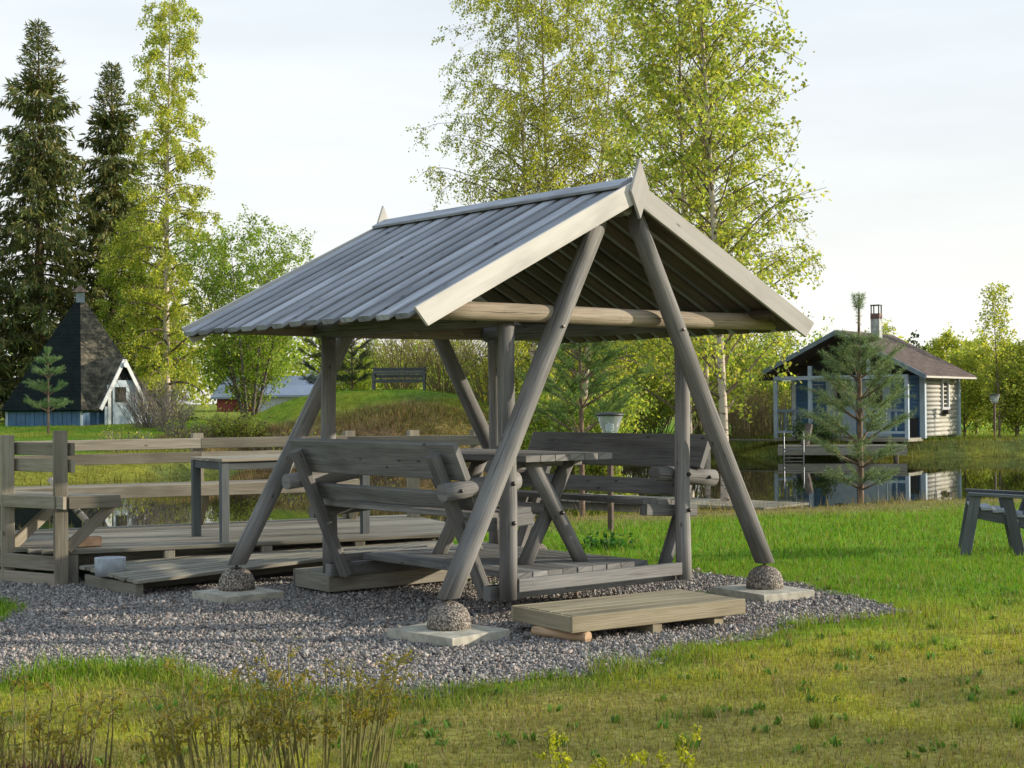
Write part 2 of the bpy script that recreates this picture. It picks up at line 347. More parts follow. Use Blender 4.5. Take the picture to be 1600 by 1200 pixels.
# ------------------------------------------------------------------ terrain
POND = [(-15,19.5),(-9,18.8),(-4,18.4),(-1,19.8),(1.2,21.4),(3.8,22.3),(6,23.4),(9,23.8),(14,24.5),(24,26),(30,34),(24,44),(15,44.4),(11,43.8),(8,43.4),(6.6,47.5),(4,46),(0,42),(-4,40.2),(-6.6,39.6),(-8,35.5),(-11,33),(-15,31.5),(-20,28)]
GRAVEL = [(-4.05,2.3),(-4.5,.75),(-4.25,.42),(-3.96,.55),(-3.74,.63),(-3.54,.56),(-3.38,.14),(-3.34,-.37),(-3.29,-.7),(-3.05,-1.06),(-2.9,-1.25),(-2.72,-1.5),(-2.38,-1.38),(-2.16,-1.44),(-1.91,-1.41),(-1.82,-1.59),(-1.55,-1.53),(-1.28,-1.55),(-.65,-1.29),(-.1,-1.32),(.49,-1.14),(.99,-1.21),(1.54,-1.3),(1.75,-.91),(2.06,-.19),(2.29,.32),(2.22,.94),(2.22,1.47),(2.1,2.9),(1.9,4.4),(-2.6,5.6),(-3.0,4.6),(-2.9,3.4),(-3.5,2.6)]
WATER_Z = -.25
def pond_sd(r, f):
    return polydist(r, f, POND) + .5*(vnoise(r, f, 1.7, 2)-.5)
def terrain(x, y):
    r, f = RF(np.asarray(x, float), np.asarray(y, float)); s = pond_sd(r, f)
    left = .85*sst(30, 50, f); right = .18*sst(40, 46, f) + .7*sst(55, 90, f); k = sst(-2, 5, r)
    up = left*(1-k)+right*k
    lowbank = .75*np.exp(-np.abs((r+7.5)/3.0)**4)*sst(39.3, 41.5, f)*(1-sst(46, 52, f))
    up = np.maximum(up, lowbank); mound = 1.85*np.exp(-np.abs((r+3.9)/4.6)**3.2)*sst(39.6, 44.5, f)*(1-sst(50, 58, f))
    up = np.maximum(up, mound) + .10*sst(24, 40, f)*(fbm(x, y, 2.2, 4)-.5) + .03*(fbm(x, y, 1.5, 1)-.5)*sst(9, 14, f)
    return np.where(s > 0, -.3+(up+.3)*sst(-.05, 1.5, s), -.3-.8*sst(0, 2.2, -s))
GREEN, GREEN2 = np.array([.10,.225,.013]), np.array([.15,.265,.018])
YELL, BROWN, DRY = np.array([.33,.32,.035]), np.array([.235,.20,.065]), np.array([.26,.20,.09])
def lerp(a, b, k): return a+(b-a)*np.asarray(k)[..., None]
def ground_col(x, y):
    r, f = RF(x, y); s = pond_sd(r, f)
    c = lerp(GREEN, GREEN2, fbm(x, y, .8, 7)) * np.ones(np.shape(x)+(1,))
    n1, n2 = fbm(x, y, 1.1, 1), fbm(x, y, .5, 9)
    lim = 9.9+.42*(r-1.0)                                          # mossy worn zone in front of the gravel
    fore = 1-sst(lim-1.6, lim+.7, f+1.3*(n1-.5))
    c = lerp(c, YELL, np.clip(fore*1.2*sst(.25, .55, n2+.15), 0, 1))
    worn = (1-sst(7.7, 8.8, f+1.2*(n1-.5)-.12*r))*sst(.3, .5, fbm(x, y, .7, 13)+.1)
    c = lerp(c, BROWN, np.clip(worn*.72, 0, 1)*fore)
    g = -polydist(x, y, GRAVEL); c = lerp(c, GREEN*.95, .75*sst(-.5, -.06, g)*(f < 10.2))
    bank = (1-sst(1.3, 3.6, s+1.6*(n1-.5)))*(f > 17); c = lerp(c, lerp(DRY*.85, np.array([.085,.10,.03]), sst(29, 32, f)), bank*.9)
    c = lerp(c, YELL*.75, sst(29, 33, f)*(1-sst(58, 62, f))*sst(.3, .75, n1)*.7); moundbank = np.exp(-np.abs((r+4.4)/5.4)**4)*sst(38.6, 39.4, f)*(1-sst(41.2, 42.5, f+1.5*(n1-.5)-.9*sst(-7, -4, r)))
    c = lerp(c, np.array([.21,.14,.08])*(.6+.8*n2[..., None]), moundbank*.95)
    c = lerp(c, np.array([.20,.21,.03]), sst(60, 75, f)*.8)
    c = lerp(c, np.array([.03,.027,.015]), (s < 0)*1.0)
    return c
# one sheet to the horizon: fine near, coarse far
fs = np.concatenate([np.linspace(-60, 4, 14), np.arange(4.2, 14, .13), np.arange(14, 27, .25), np.arange(27, 62, .4), np.geomspace(63, 1800, 26)])
ts = np.concatenate([-np.geomspace(200, 1.02, 16)[:-1], np.linspace(-1, 1, 190), np.geomspace(1.02, 200, 16)[1:]])
FF, TT = np.meshgrid(fs, ts, indexing='ij'); RRr = TT*(4.2+.36*np.clip(FF, 0, None)); 
GX, GY = W(RRr, FF); GZ = terrain(GX, GY)
idx = np.arange(FF.size).reshape(FF.shape); q = np.stack([idx[:-1,:-1], idx[:-1,1:], idx[1:,1:], idx[1:,:-1]], -1).reshape(-1, 4)
g = npmesh('ground', np.stack([GX, GY, GZ], -1).reshape(-1, 3), q, ground_col(GX, GY).reshape(-1, 3), M['ground'], kind='structure', smooth=True)
# pond
mb = MB(); pts = [W(r*1.0, f) for r, f in [(-24,17),(34,17),(34,50),(-24,50)]]
mb.v = [(x, y, WATER_Z) for x, y in pts]; mb.face((0, 1, 2, 3)); mb.build('pond_water', M['water'], kind='structure')
# gravel bed
def densify(poly, step=.12, amp=.05):
    P = np.array(poly); out = []
    for a, b_ in zip(P, np.roll(P, -1, 0)):
        n_ = max(1, int(np.hypot(*(b_-a))/step))
        for i in range(n_):
            p = a+(b_-a)*i/n_; out.append(p + amp*2*np.array([vnoise(p[0], p[1], .2, 1)-.5, vnoise(p[0], p[1], .2, 5)-.5]))
    return np.array(out)
GP = densify(GRAVEL)
mb = MB(); mb.v = [(x, y, .004) for x, y in GP]; mb.face(range(len(GP)))
gb = mb.build('gravel_bed', M['gravelbase'], kind='structure')
a = gb.data.color_attributes.new('Col', 'FLOAT_COLOR', 'POINT'); a.data.foreach_set('color', np.tile([.14,.13,.12, 1], len(GP)).astype(np.float32))

# ------------------------------------------------------------------ stuff on the ground: stones and grass
def rand_rot(n):
    q = rng.normal(size=(n, 4)); q /= np.linalg.norm(q, axis=1, keepdims=True); a, b, c, d = q.T
    return np.stack([np.stack([1-2*(c*c+d*d), 2*(b*c-a*d), 2*(b*d+a*c)], -1), np.stack([2*(b*c+a*d), 1-2*(b*b+d*d), 2*(c*d-a*b)], -1), np.stack([2*(b*d-a*c), 2*(c*d+a*b), 1-2*(b*b+c*c)], -1)], 1)
def stones(n):
    P = []
    while sum(map(len, P)) < n:
        x = rng.uniform(-4.6, 2.4, 40000); y = rng.uniform(-1.7, 5.0, 40000); r, f = RF(x, y)
        ok = ((y < 3.6) | (x < -1.9)) & (polydist(x, y, GRAVEL)+.12*(vnoise(x, y, .15, 3)-.5) < .04) & (rng.random(40000) < np.clip(1.6-f/12, .25, 1)); P.append(np.stack([x, y], 1)[ok])
    P = np.concatenate(P)[:n]
    cube = np.array([(1.25,0,0),(0,1.25,0),(-1.25,0,0),(0,-1.25,0),(0,0,1.1),(0,0,-1.1)], float)
    fc = np.array([(0,1,4),(1,2,4),(2,3,4),(3,0,4),(1,0,5),(2,1,5),(3,2,5),(0,3,5)])
    sz = rng.lognormal(math.log(.0062), .38, n); asp = rng.uniform(.55, 1.25, (n, 1, 3)); asp[..., 2] *= .8
    V = cube[None]*asp*(1+rng.uniform(-.25, .35, (n, 6, 1))) + rng.uniform(-.35, .35, (n, 6, 3))
    V = np.einsum('nij,nkj->nki', rand_rot(n), V)*sz[:, None, None]
    V[..., 0] += P[:, :1]; V[..., 1] += P[:, 1:]; V[..., 2] += (.004+sz*rng.uniform(.1, .8, n))[:, None]
    tone = np.clip(rng.normal(.245, .095, n), .05, .5); C = tone[:, None]*np.array([1.03, .95, .86])
    pk = rng.random(n) < .22; C[pk] = tone[pk, None]*np.array([1.25, 1.0, .86]); bl = rng.random(n) < .3; C[bl] *= np.array([.9, .95, .98])
    F = (fc[None]+6*np.arange(n)[:, None, None]).reshape(-1, 3)
    return V.reshape(-1, 3), F, np.repeat(C, 6, 0)
v_, f_, c_ = stones(98000)
npmesh('gravel', v_, f_, c_, M['stone'], kind='stuff')

def blades(P, h, wd, C, bend=.5, tip=1.25, two=True):
    """grass blades at P (n,3): two-segment strips (quad + triangle as two quads) or single triangles"""
    n = len(P); a = rng.uniform(0, 6.2832, n); dx, dy = np.cos(a), np.sin(a); b = rng.uniform(.1, 1, n)*bend; a2 = a+rng.normal(0, .6, n)
    h = np.broadcast_to(h, n); wd = np.broadcast_to(wd, n)
    sx, sy = -dy*wd/2, dx*wd/2; lx, ly = np.cos(a2)*h*b, np.sin(a2)*h*b
    z = np.zeros(n)
    p0 = P+np.stack([sx, sy, z], 1); p1 = P-np.stack([sx, sy, z], 1)
    tp = P+np.stack([lx, ly, h*np.sqrt(np.clip(1-b*b*.6, .1, 1))], 1)
    if not two:
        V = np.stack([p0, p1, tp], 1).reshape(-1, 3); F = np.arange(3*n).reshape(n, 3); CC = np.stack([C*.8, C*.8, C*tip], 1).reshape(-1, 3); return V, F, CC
    md = P+np.stack([lx*.33, ly*.33, h*.55], 1)
    m0 = md+np.stack([sx*.8, sy*.8, z], 1); m1 = md-np.stack([sx*.8, sy*.8, z], 1)
    V = np.stack([p0, p1, m1, m0, tp], 1).reshape(-1, 3); k = 5*np.arange(n)[:, None]
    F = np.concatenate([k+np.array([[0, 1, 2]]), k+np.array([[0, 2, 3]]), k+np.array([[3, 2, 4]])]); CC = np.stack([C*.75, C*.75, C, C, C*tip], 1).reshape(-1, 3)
    return V, F, CC
DECKZONE = [(-2.5,4.2),(1.5,3.1),(2.9,4.9),(1.6,6.0),(-1.8,7.1)]
def scatter(n, f0, f1, side=.40, extra=None):
    f = np.sqrt(rng.uniform(f0*f0, f1*f1, n)); r = rng.uniform(-1, 1, n)*(side*f+.6); x, y = W(r, f)
    ok = (polydist(x, y, GRAVEL)+.22*(fbm(x, y, .3, 2)-.42) > -.03) & (polydist(x, y, DECKZONE) > 0) & (pond_sd(r, f) > .05)
    if extra is not None: ok &= extra(x, y, r, f)
    return x[ok], y[ok], r[ok], f[ok]
parts = []
for n, f0, f1, hs, ws, two in ((105000, 5.2, 9.2, .042, .0042, True), (95000, 9.2, 14, .042, .006, False), (120000, 14, 24.5, .05, .0095, False)):
    x, y, r, f = scatter(n, f0, f1)
    lush = ground_col(x, y); g_ = lush[:, 1]/(lush.sum(1)+1e-6); k = np.clip((g_-.42)/.22, 0, 1)
    keep = rng.random(len(x)) < .75+.25*k; x, y, r, f, lush, k = [q_[keep] for q_ in (x, y, r, f, lush, k)]
    C = lush*rng.uniform(.55, 1.6, (len(x), 1)); gr_ = rng.random(len(x)) < .22; C[gr_] = lerp(GREEN2, YELL, rng.random(gr_.sum())); dryb = rng.random(len(x)) < .14*(1.6-k); C[dryb] = DRY*rng.uniform(.8, 1.3, (dryb.sum(), 1))
    edge = polydist(x, y, GRAVEL); tall = 1+.9*(edge < .35)*(f < 11)*sst(.4, .65, fbm(x, y, .35, 12))
    h = hs*(.55+.6*k)*rng.lognormal(0, .3, len(x))*tall*(.6+.8*fbm(x, y, .4, 6))
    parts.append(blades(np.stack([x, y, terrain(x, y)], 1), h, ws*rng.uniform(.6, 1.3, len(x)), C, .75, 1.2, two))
def join(parts):
    V = []; F = []; C = []; o = 0
    for v, f, c in parts: V.append(v); F.append(f+o); C.append(c); o += len(v)
    return np.concatenate(V), np.concatenate(F), np.concatenate(C)
# darker tufts, broad weeds and straw lying between the blades
x, y, r, f = scatter(95, 5.3, 12); P = []; 
for xx, yy in zip(x, y):
    n = int(rng.integers(25, 80)); a = rng.uniform(0, 6.283, n); d = rng.uniform(.02, .10)*np.sqrt(rng.random(n)); P.append(np.stack([xx+d*np.cos(a), yy+d*np.sin(a)], 1))
P = np.concatenate(P); C = np.where((rng.random(len(P)) < .75)[:, None], np.array([.12,.22,.026]), np.array([.25,.26,.05]))*rng.uniform(.6, 1.4, (len(P), 1))
parts.append(blades(np.column_stack([P, terrain(P[:, 0], P[:, 1])]), rng.uniform(.025, .085, len(P)), .006, C, .9, 1.3, True))
x, y, r, f = scatter(7000, 5.2, 12.5); kp = fbm(x, y, .6, 21) > .42; x, y = x[kp], y[kp]
parts.append(blades(np.column_stack([x, y, terrain(x, y)+.006]), rng.uniform(.03, .10, len(x)), rng.uniform(.003, .006, len(x)), lerp(np.array([.36,.29,.15]), np.array([.12,.07,.04]), rng.random(len(x))**2), 1.2, 1.1, True))
x, y, r, f = scatter(380, 5.2, 12.5); x = np.repeat(x, 7)+rng.normal(0, .02, 7*len(x)); y = np.repeat(y, 7)+rng.normal(0, .02, 7*len(y))
parts.append(blades(np.column_stack([x, y, terrain(x, y)+.004]), rng.uniform(.02, .05, len(x)), .02, np.array([.10,.20,.03])*rng.uniform(.6, 1.5, (len(x), 1)), 1.15, 1.2, True))
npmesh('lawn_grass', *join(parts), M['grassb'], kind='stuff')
# tall dry grass and reeds along the water, rough grass on the mound and far lawn
parts = []
x, y, r, f = scatter(60000, 17, 30, .42, lambda x, y, r, f: pond_sd(r, f) < 1.3+.9*fbm(x, y, 1.0, 3))
dn = fbm(x, y, .7, 4); kp = rng.random(len(x)) < sst(.3, .6, dn); x, y, r, f = x[kp], y[kp], r[kp], f[kp]
cc = lerp(DRY*1.15, np.array([.10,.13,.03]), (rng.random(len(x)) < .35)*1.0)*rng.uniform(.6, 1.3, (len(x), 1))
parts.append(blades(np.stack([x, y, terrain(x, y)-.02], 1), rng.uniform(.06, .24, len(x)), .009, cc, .7, 1.2, False))
x, y, r, f = scatter(110000, 30, 62, .42)
s_ = pond_sd(r, f); gc = ground_col(x, y); bankk = (s_ < 2.2); rough = ((gc[:, 0] > gc[:, 1]) | bankk); kp = rough | (rng.random(len(x)) < .55); x, y, r, f, gc, s_, rough = [q_[kp] for q_ in (x, y, r, f, gc, s_, rough)]
cc = gc*rng.uniform(.6, 1.6, (len(x), 1)); yl = (s_ < 2.4) & (rng.random(len(x)) < .38); cc[yl] = np.array([.19,.16,.045])*rng.uniform(.6, 1.3, (yl.sum(), 1))
h = np.where(rough, rng.uniform(.08, .34, len(x)), rng.uniform(.05, .11, len(x)))
parts.append(blades(np.stack([x, y, terrain(x, y)-.02], 1), h, .022, cc, .7, 1.2, False))
x, y, r, f = scatter(90000, 38.6, 44.5, .26, lambda x, y, r, f: (r < 2.5) & (ground_col(x, y)[:, 0] > ground_col(x, y)[:, 1]*.95))
cc = lerp(np.array([.30,.20,.115]), np.array([.36,.28,.12]), (rng.random(len(x)) < .35)*1.0)*rng.uniform(.35, 1.5, (len(x), 1)); gy_ = rng.random(len(x)) < .10; cc[gy_] = np.array([.24,.29,.04])*rng.uniform(.6, 1.3, (gy_.sum(), 1))
parts.append(blades(np.stack([x, y, terrain(x, y)-.02], 1), rng.uniform(.06, .26, len(x))*(.5+fbm(x, y, .8, 8)), .02, cc, .9, 1.3, False))
npmesh('shore_grass', *join(parts), M['grassb'], kind='stuff')

# ------------------------------------------------------------------ plants and trees
def leaf_quads(P, size, C, flat=.0, asp=.75, dirs=None):
    """diamond leaves; P (n,3)"""
    n = len(P); d = rng.normal(size=(n, 3)) if dirs is None else dirs+rng.normal(0, .35, (n, 3)); d /= np.linalg.norm(d, axis=1, keepdims=True)
    e = rng.normal(size=(n, 3)); e[:, 2] *= (1-flat); s = np.cross(d, e); s /= np.linalg.norm(s, axis=1, keepdims=True)+1e-9
    L_ = size*rng.uniform(.65, 1.3, n); 
    a = P; t = P+d*L_[:, None]; m_ = P+d*(L_*.45)[:, None]; w_ = s*(L_*asp*.5)[:, None]
    V = np.stack([a, m_+w_, t, m_-w_], 1).reshape(-1, 3); F = np.arange(4*n).reshape(n, 4)
    return V, F, np.repeat(C, 4, 0)
def curve(p0, d0, ln, n=5, droop=0., jit=.1, rise=0.):
    p = np.array(p0, float); d = np.array(d0, float); d /= np.linalg.norm(d); pts = [p.copy()]
    for i in range(n):
        d = d+np.array([0, 0, -droop+rise])/n+rng.normal(0, jit, 3)/n; d /= np.linalg.norm(d); p = p+d*ln/n; pts.append(p.copy())
    return np.array(pts)
def along(pts, t):
    k = t*(len(pts)-1); i = np.minimum(k.astype(int), len(pts)-2); fr = (k-i)[:, None]; return pts[i]*(1-fr)+pts[i+1]*fr
def leafcol(n, pal):
    pal = np.array(pal); i = rng.integers(0, len(pal), n); return pal[i]*rng.uniform(.7, 1.35, (n, 1))
SPRING = [(0.324,0.391,0.068), (0.398,0.426,0.073), (0.251,0.341,0.073), (0.443,0.426,0.091)]
YELLOWISH = [(.42,.43,.07), (.47,.44,.08), (.37,.41,.06), (.31,.37,.06)]
FRESH = [(.20,.31,.04), (.25,.34,.045), (.16,.26,.035), (.29,.35,.05)]
def make_tree(name, label, cat, loc, H, rad, crown0, nb, nleaf, leaf, pal, bark, trunk_r, droop=.6, weep=.5, up=.7, lean=(0, 0), trunks=1, spread=.0, profile=None, group=None, stage=.35, asp=.75, tz=0.0):
    root = thing(name, label, cat, (loc[0], loc[1], loc[2]), 0, group)
    br = MB(); LV = []
    prof = profile or (lambda t: math.sin(math.pi*min(1, (.12+.88*t)))**.7*(1-.55*t))
    per = max(1, nb//trunks)
    for k in range(trunks):
        az = 6.2832*k/trunks+random.random(); ld = np.array([math.cos(az)*spread+lean[0], math.sin(az)*spread+lean[1], 1.0])
        hh = H*(1-.16*random.random()*(k > 0)); base = np.array([math.cos(az)*.12*(trunks > 1), math.sin(az)*.12*(trunks > 1), -.15])
        tp = curve(base, ld, hh, 12, 0, .11, .1)
        tr = MB(); tr.tube(tp, [trunk_r*(1-.93*(i/12)**.9)*(1.0 if i else 1.25) for i in range(13)], 9, caps=True)
        tr.build('trunk', bark, root, smooth=True)
        for b_ in range(per):
            t = crown0+(1-crown0)*((b_+random.random())/per)**.85; t = min(t, .985); p = along(tp, np.array([t]))[0]
            az2 = b_*2.39996+random.random()*.8; rl = rad*prof((t-crown0)/(1-crown0))*random.uniform(.65, 1.15)+.25
            bp_ = curve(p, (math.cos(az2), math.sin(az2), up*random.uniform(.6, 1.5)), rl, 6, droop*random.uniform(.5, 1.4), .35)
            r0 = max(.006, trunk_r*(1-t)*.42); br.tube(bp_, [r0*(1-.8*i/6) for i in range(7)], 4)
            nt_ = max(3, int(rl*6)); 
            for q_ in range(nt_):
                s0 = random.uniform(.15, 1.0) if q_ > 1 else .97; p2 = along(bp_, np.array([s0]))[0]; od = rng.normal(size=3)*.7+np.array([math.cos(az2), math.sin(az2), .25])*.7+np.array([0, 0, -weep])
                tl_ = random.uniform(.25, .75)*stage*(1.5+rl*.6); tw = curve(p2, od, tl_, 3, weep*1.2, .4); br.tube(tw[[0, 3]], [.006, .003], 3); LV.append(tw)
    br.build('branches', M['twig'] if bark is not M['birch'] else M['twig'], root, kind='stuff')
    LV = np.array(LV); n = nleaf; i = rng.integers(0, len(LV), n); t = rng.uniform(.1, 1.05, n); kk = np.clip((t*3).astype(int), 0, 2); fr = (t*3-kk)[:, None]
    P = LV[i, kk]*(1-fr)+LV[i, kk+1]*fr + rng.normal(0, leaf*.8, (n, 3))
    cl = np.array(leafcol(n, pal))*rng.uniform(.75, 1.25, (len(LV), 1))[i]
    dirs = rng.normal(size=(n, 3))+np.array([0, 0, -.9*weep-.2])
    npmesh('crown', *leaf_quads(P, leaf, cl, asp=asp, dirs=dirs), M['leaf'], root, kind='stuff')
    return root
def G(r, f): x, y = W(r, f); return (x, y, float(terrain(np.array([x]), np.array([y]))[0]))

# young birches by the near shore
make_tree('birch_tree', 'white trunked birch with large fresh leaves rising by the near shore, right of its twin', 'birch', G(3.08, 21.9), 10.8, 1.45, .15, 110, 20000, .064, SPRING, M['birch'], .075, .25, .15, 1.0, lean=(.0, .0), profile=lambda t: (1-.35*t)*(.5+.5*min(1, t*5)), stage=.4)
make_tree('birch_tree', 'thinner birch with yellow green leaves standing left of the white trunked birch', 'birch', G(2.7, 22.9), 10.2, 1.45, .17, 100, 16000, .064, SPRING, M['birch'], .06, .2, .15, 1.1, lean=(-.03, .02), profile=lambda t: (1-.35*t)*(.5+.5*min(1, t*5)), stage=.4)
# birch clump behind the swing shelter
for k, (r, f, h, lx) in enumerate([(.75, 41.5, 14.0, -.05), (1.15, 42.0, 15.0, 0), (1.75, 41.2, 13.6, .06), (5.7, 44.5, 13.0, .0)]):
    make_tree('birch_tree', ['slender weeping birch on the left side of the clump above the shelter roof', 'tallest birch in the middle of the clump above the shelter roof', 'birch leaning right in the clump above the shelter roof', 'birch half hidden behind the two near birches above the gable'][k], 'birch', G(r, f), h, 3.5, .2, 100, 31000, .066, YELLOWISH, M['birch'], .11, .9, .9, .9, lean=(lx*RX[0], lx*RX[1]), profile=lambda t: (1-.5*t)*(.55+.45*min(1, t*4)), group='birches behind the shelter')
make_tree('birch_tree', 'tall narrow weeping birch with yellow leaves beside the spruces', 'birch', G(-12.75, 56), 15.8, 2.45, .06, 140, 44000, .088, SPRING+YELLOWISH, M['birch'], .15, 1.1, 1.1, .8, profile=lambda t: (1-.72*t)*(.65+.35*min(1, t*4)))
make_tree('birch_tree', 'low bushy young birch right behind the dark hut', 'birch', G(-14.2, 57.5), 7.6, 2.2, .05, 70, 22000, .085, FRESH+SPRING, M['birch'], .07, .5, .5, .9)
# many-stemmed deciduous tree left of the shelter
make_tree('maple_tree', 'broad many stemmed green tree between the hut and the shelter', 'tree', G(-9.0, 52), 6.7, 2.6, .05, 170, 30000, .082, FRESH, M['darkbark'], .06, .1, .05, 1.4, trunks=9, spread=.26, profile=lambda t: .8-.35*t)

# trees standing beside the lawn to the right of the picture: they shade its near corner
for k, (t_, s_) in enumerate([(21, -3.9), (23, -6.3), (20, -8.8)]):
    make_tree('birch_tree', ['birch beside the near lawn, nearest the swing, outside the picture', 'middle birch of the row beside the near lawn, outside the picture', 'birch at the far end of the row beside the near lawn, outside the picture'][k], 'birch', (t_*.83+s_*.558, -t_*.558+s_*.83, 0), 9.0, 2.0, .05, 40, 5500, .085, SPRING, M['birch'], .09, .4, .3, .9, group='birches beside the near lawn')

def spruce(label, loc, H, rad, seed, group):
    root = thing('spruce_tree', label, 'spruce', loc, 0, group)
    tr = MB(); tr.tube([(0, 0, -.2), (0, 0, H*.3), (.03, 0, H*.7), (0, 0, H)], [.22, .17, .09, .01], 9); tr.build('trunk', M['bark'], root, smooth=True)
    br = MB(); P = []; D = []; S_ = []; z = .8
    while z < H-.15:
        t = z/H; rl = rad*(1-t)**.75*random.uniform(.8, 1.15)+.12; nb = 6 if t < .85 else 5; a0 = random.random()*6
        for k in range(nb):
            a = a0+6.2832*k/nb+random.uniform(-.25, .25); l_ = rl*random.uniform(.6, 1.15)
            bp_ = curve((0, 0, z), (math.cos(a), math.sin(a), .25 if t > .75 else -.05), l_, 6, .55 if t < .75 else -.15, .12, .25 if t < .75 else 0)
            br.tube(bp_, [.03*(1-t)+.008]*3+[.012]*2+[.006]*2, 3)
            n = int(27*l_+8); s0 = rng.uniform(.12, 1.02, n); q_ = along(bp_, np.clip(s0, 0, .999))
            side = np.array([-math.sin(a), math.cos(a), 0]); lat = rng.normal(0, .11+.07*l_, n)*(1.15-s0)
            q_ = q_+side*lat[:, None]; q_[:, 2] -= np.abs(rng.normal(0, .05, n)); P.append(q_)
            d = np.outer(np.sign(lat)*.35, side)+np.array([math.cos(a), math.sin(a), 0])*.55+np.array([0, 0, -1.0 if t < .8 else .25])*rng.uniform(.15, 1.5, n)[:, None]; D.append(d); S_.append(np.full(n, .30 if t < .85 else .2))
        z += random.uniform(.24, .44)*(1.15-.55*t)
    br.build('branches', M['darkbark'], root, kind='stuff')
    P = np.concatenate(P); D = np.concatenate(D); S_ = np.concatenate(S_); C = leafcol(len(P), [(.095,.125,.036), (.11,.14,.036), (.15,.15,.042), (.075,.11,.036), (.19,.17,.055)])
    P = np.repeat(P, 2, 0)+rng.normal(0, .05, (2*len(P), 3)); D = np.repeat(D, 2, 0); S_ = np.repeat(S_, 2); C = np.repeat(C, 2, 0)*rng.uniform(.8, 1.2, (2*len(C), 1))
    npmesh('crown', *leaf_quads(P, S_, C, asp=.24, dirs=D), M['needle'], root, kind='stuff')
sg = 'spruces behind the hut'
spruce('tallest dark spruce standing behind the hut at the edge of the picture', G(-18.2, 58.5), 15.6, 3.6, 1, sg)
spruce('second spruce between the tallest spruce and the weeping birch', G(-15.9, 60.5), 14.3, 3.0, 2, sg)
spruce('low dense spruce filling the gap beside the tallest spruce', G(-20.8, 57), 11.5, 3.4, 3, sg)

def pine(label, loc, H, wd, whorls, cnt, seed, leader=True, pal=((.16,.25,.11), (.19,.28,.12), (.22,.29,.13)), group=None):
    root = thing('pine_tree', label, 'pine', loc, random.random()*6, group)
    tr = MB(); tr.tube([(0, 0, -.1), (0, 0, H*.5), (.01, 0, H*.85), (0, .01, H)], [.045*H/3, .034*H/3, .018*H/3, .008], 8); tr.build('trunk', M['bark'], root, smooth=True)
    br = MB(); P = []; D = []
    def tuft(pts, s0=.3, dens=62):
        pts = np.array(pts); ln = np.linalg.norm(pts[-1]-pts[0]); n = max(20, int(dens*ln/.2)); s = rng.uniform(s0, 1, n); q_ = along(pts, np.minimum(s, .999)); ax = pts[-1]-pts[-2]; ax = ax/np.linalg.norm(ax)
        P.append(q_); D.append(rng.normal(size=(n, 3))*.75+ax*.75)
    for i, (hz, ln) in enumerate(whorls):
        nb = 6; a0 = random.random()*6
        for k in range(nb):
            a = a0+6.2832*k/nb+random.uniform(-.25, .25); l_ = ln*wd*random.uniform(.75, 1.15)
            bp_ = curve((0, 0, hz*H+random.uniform(-.03, .03)), (math.cos(a), math.sin(a), .35+.5*hz), l_, 5, -.15, .12)
            br.tube(bp_, [.016, .014, .011, .009, .007, .005], 4); tuft(bp_, .45)
            for q_ in range(int(5+l_*9)):
                s = random.uniform(.35, .98); p2 = along(bp_, np.array([s]))[0]; a2 = a+random.choice((-1, 1))*random.uniform(.4, 1.0)
                tw = curve(p2, (math.cos(a2), math.sin(a2), random.uniform(.1, .8)), random.uniform(.14, .38)*(.6+.4*wd), 3, 0, .2); br.tube(tw, [.006, .005, .004, .003], 3); tuft(tw, .1)
    tuft([(0, 0, H*.86), (0, 0, H*.93), (0, 0, H)], .0, 110)
    for k in range(5):
        a = k*1.26; tuft([(0, 0, H*.9), (.05*math.cos(a), .05*math.sin(a), H*.95), (.09*math.cos(a), .09*math.sin(a), H*1.0)], .35, 100)
    br.build('branches', M['bark'], root, kind='stuff')
    P = np.concatenate(P); D = np.concatenate(D); C = leafcol(len(P), pal)
    npmesh('crown', *leaf_quads(P, .072, C, asp=.062, dirs=D), M['needle'], root, kind='stuff')
pine('young pine with a bare brown leader on the near shore in front of the sauna', G(5.28, 23.05), 3.38, .92, [(.13,.55),(.23,.85),(.33,1.0),(.43,.95),(.53,.85),(.62,.66),(.69,.42),(.77,.15)], 0, 1)
pine('soft green young pine growing behind the far bench of the swing', G(.95, 20.9), 3.1, .95, [(.3,.7),(.42,1.0),(.54,.95),(.65,.8),(.75,.6),(.85,.35)], 0, 2, pal=((.09,.19,.05), (.12,.22,.05), (.15,.24,.06)))
pine('little pine sapling standing in front of the hut wall', G(-13.55, 44.3), 2.5, .75, [(.25,.9),(.45,.75),(.65,.55),(.8,.3)], 0, 3, pal=((.16,.28,.10), (.2,.32,.12)))
pine('small dark pine bush beside the bench on the mound', G(-4.9, 46.5), 2.1, .9, [(.1,.8),(.25,.9),(.4,.9),(.55,.8),(.7,.6),(.85,.4)], 0, 4, pal=((.035,.06,.03), (.045,.07,.03)))
pine('dark pine sapling among the twigs between bench and willow', G(-5.9, 47.2), 2.5, .85, [(.1,.8),(.25,.9),(.4,.9),(.55,.8),(.7,.6),(.85,.4)], 0, 5, pal=((.035,.06,.03), (.045,.07,.03)))

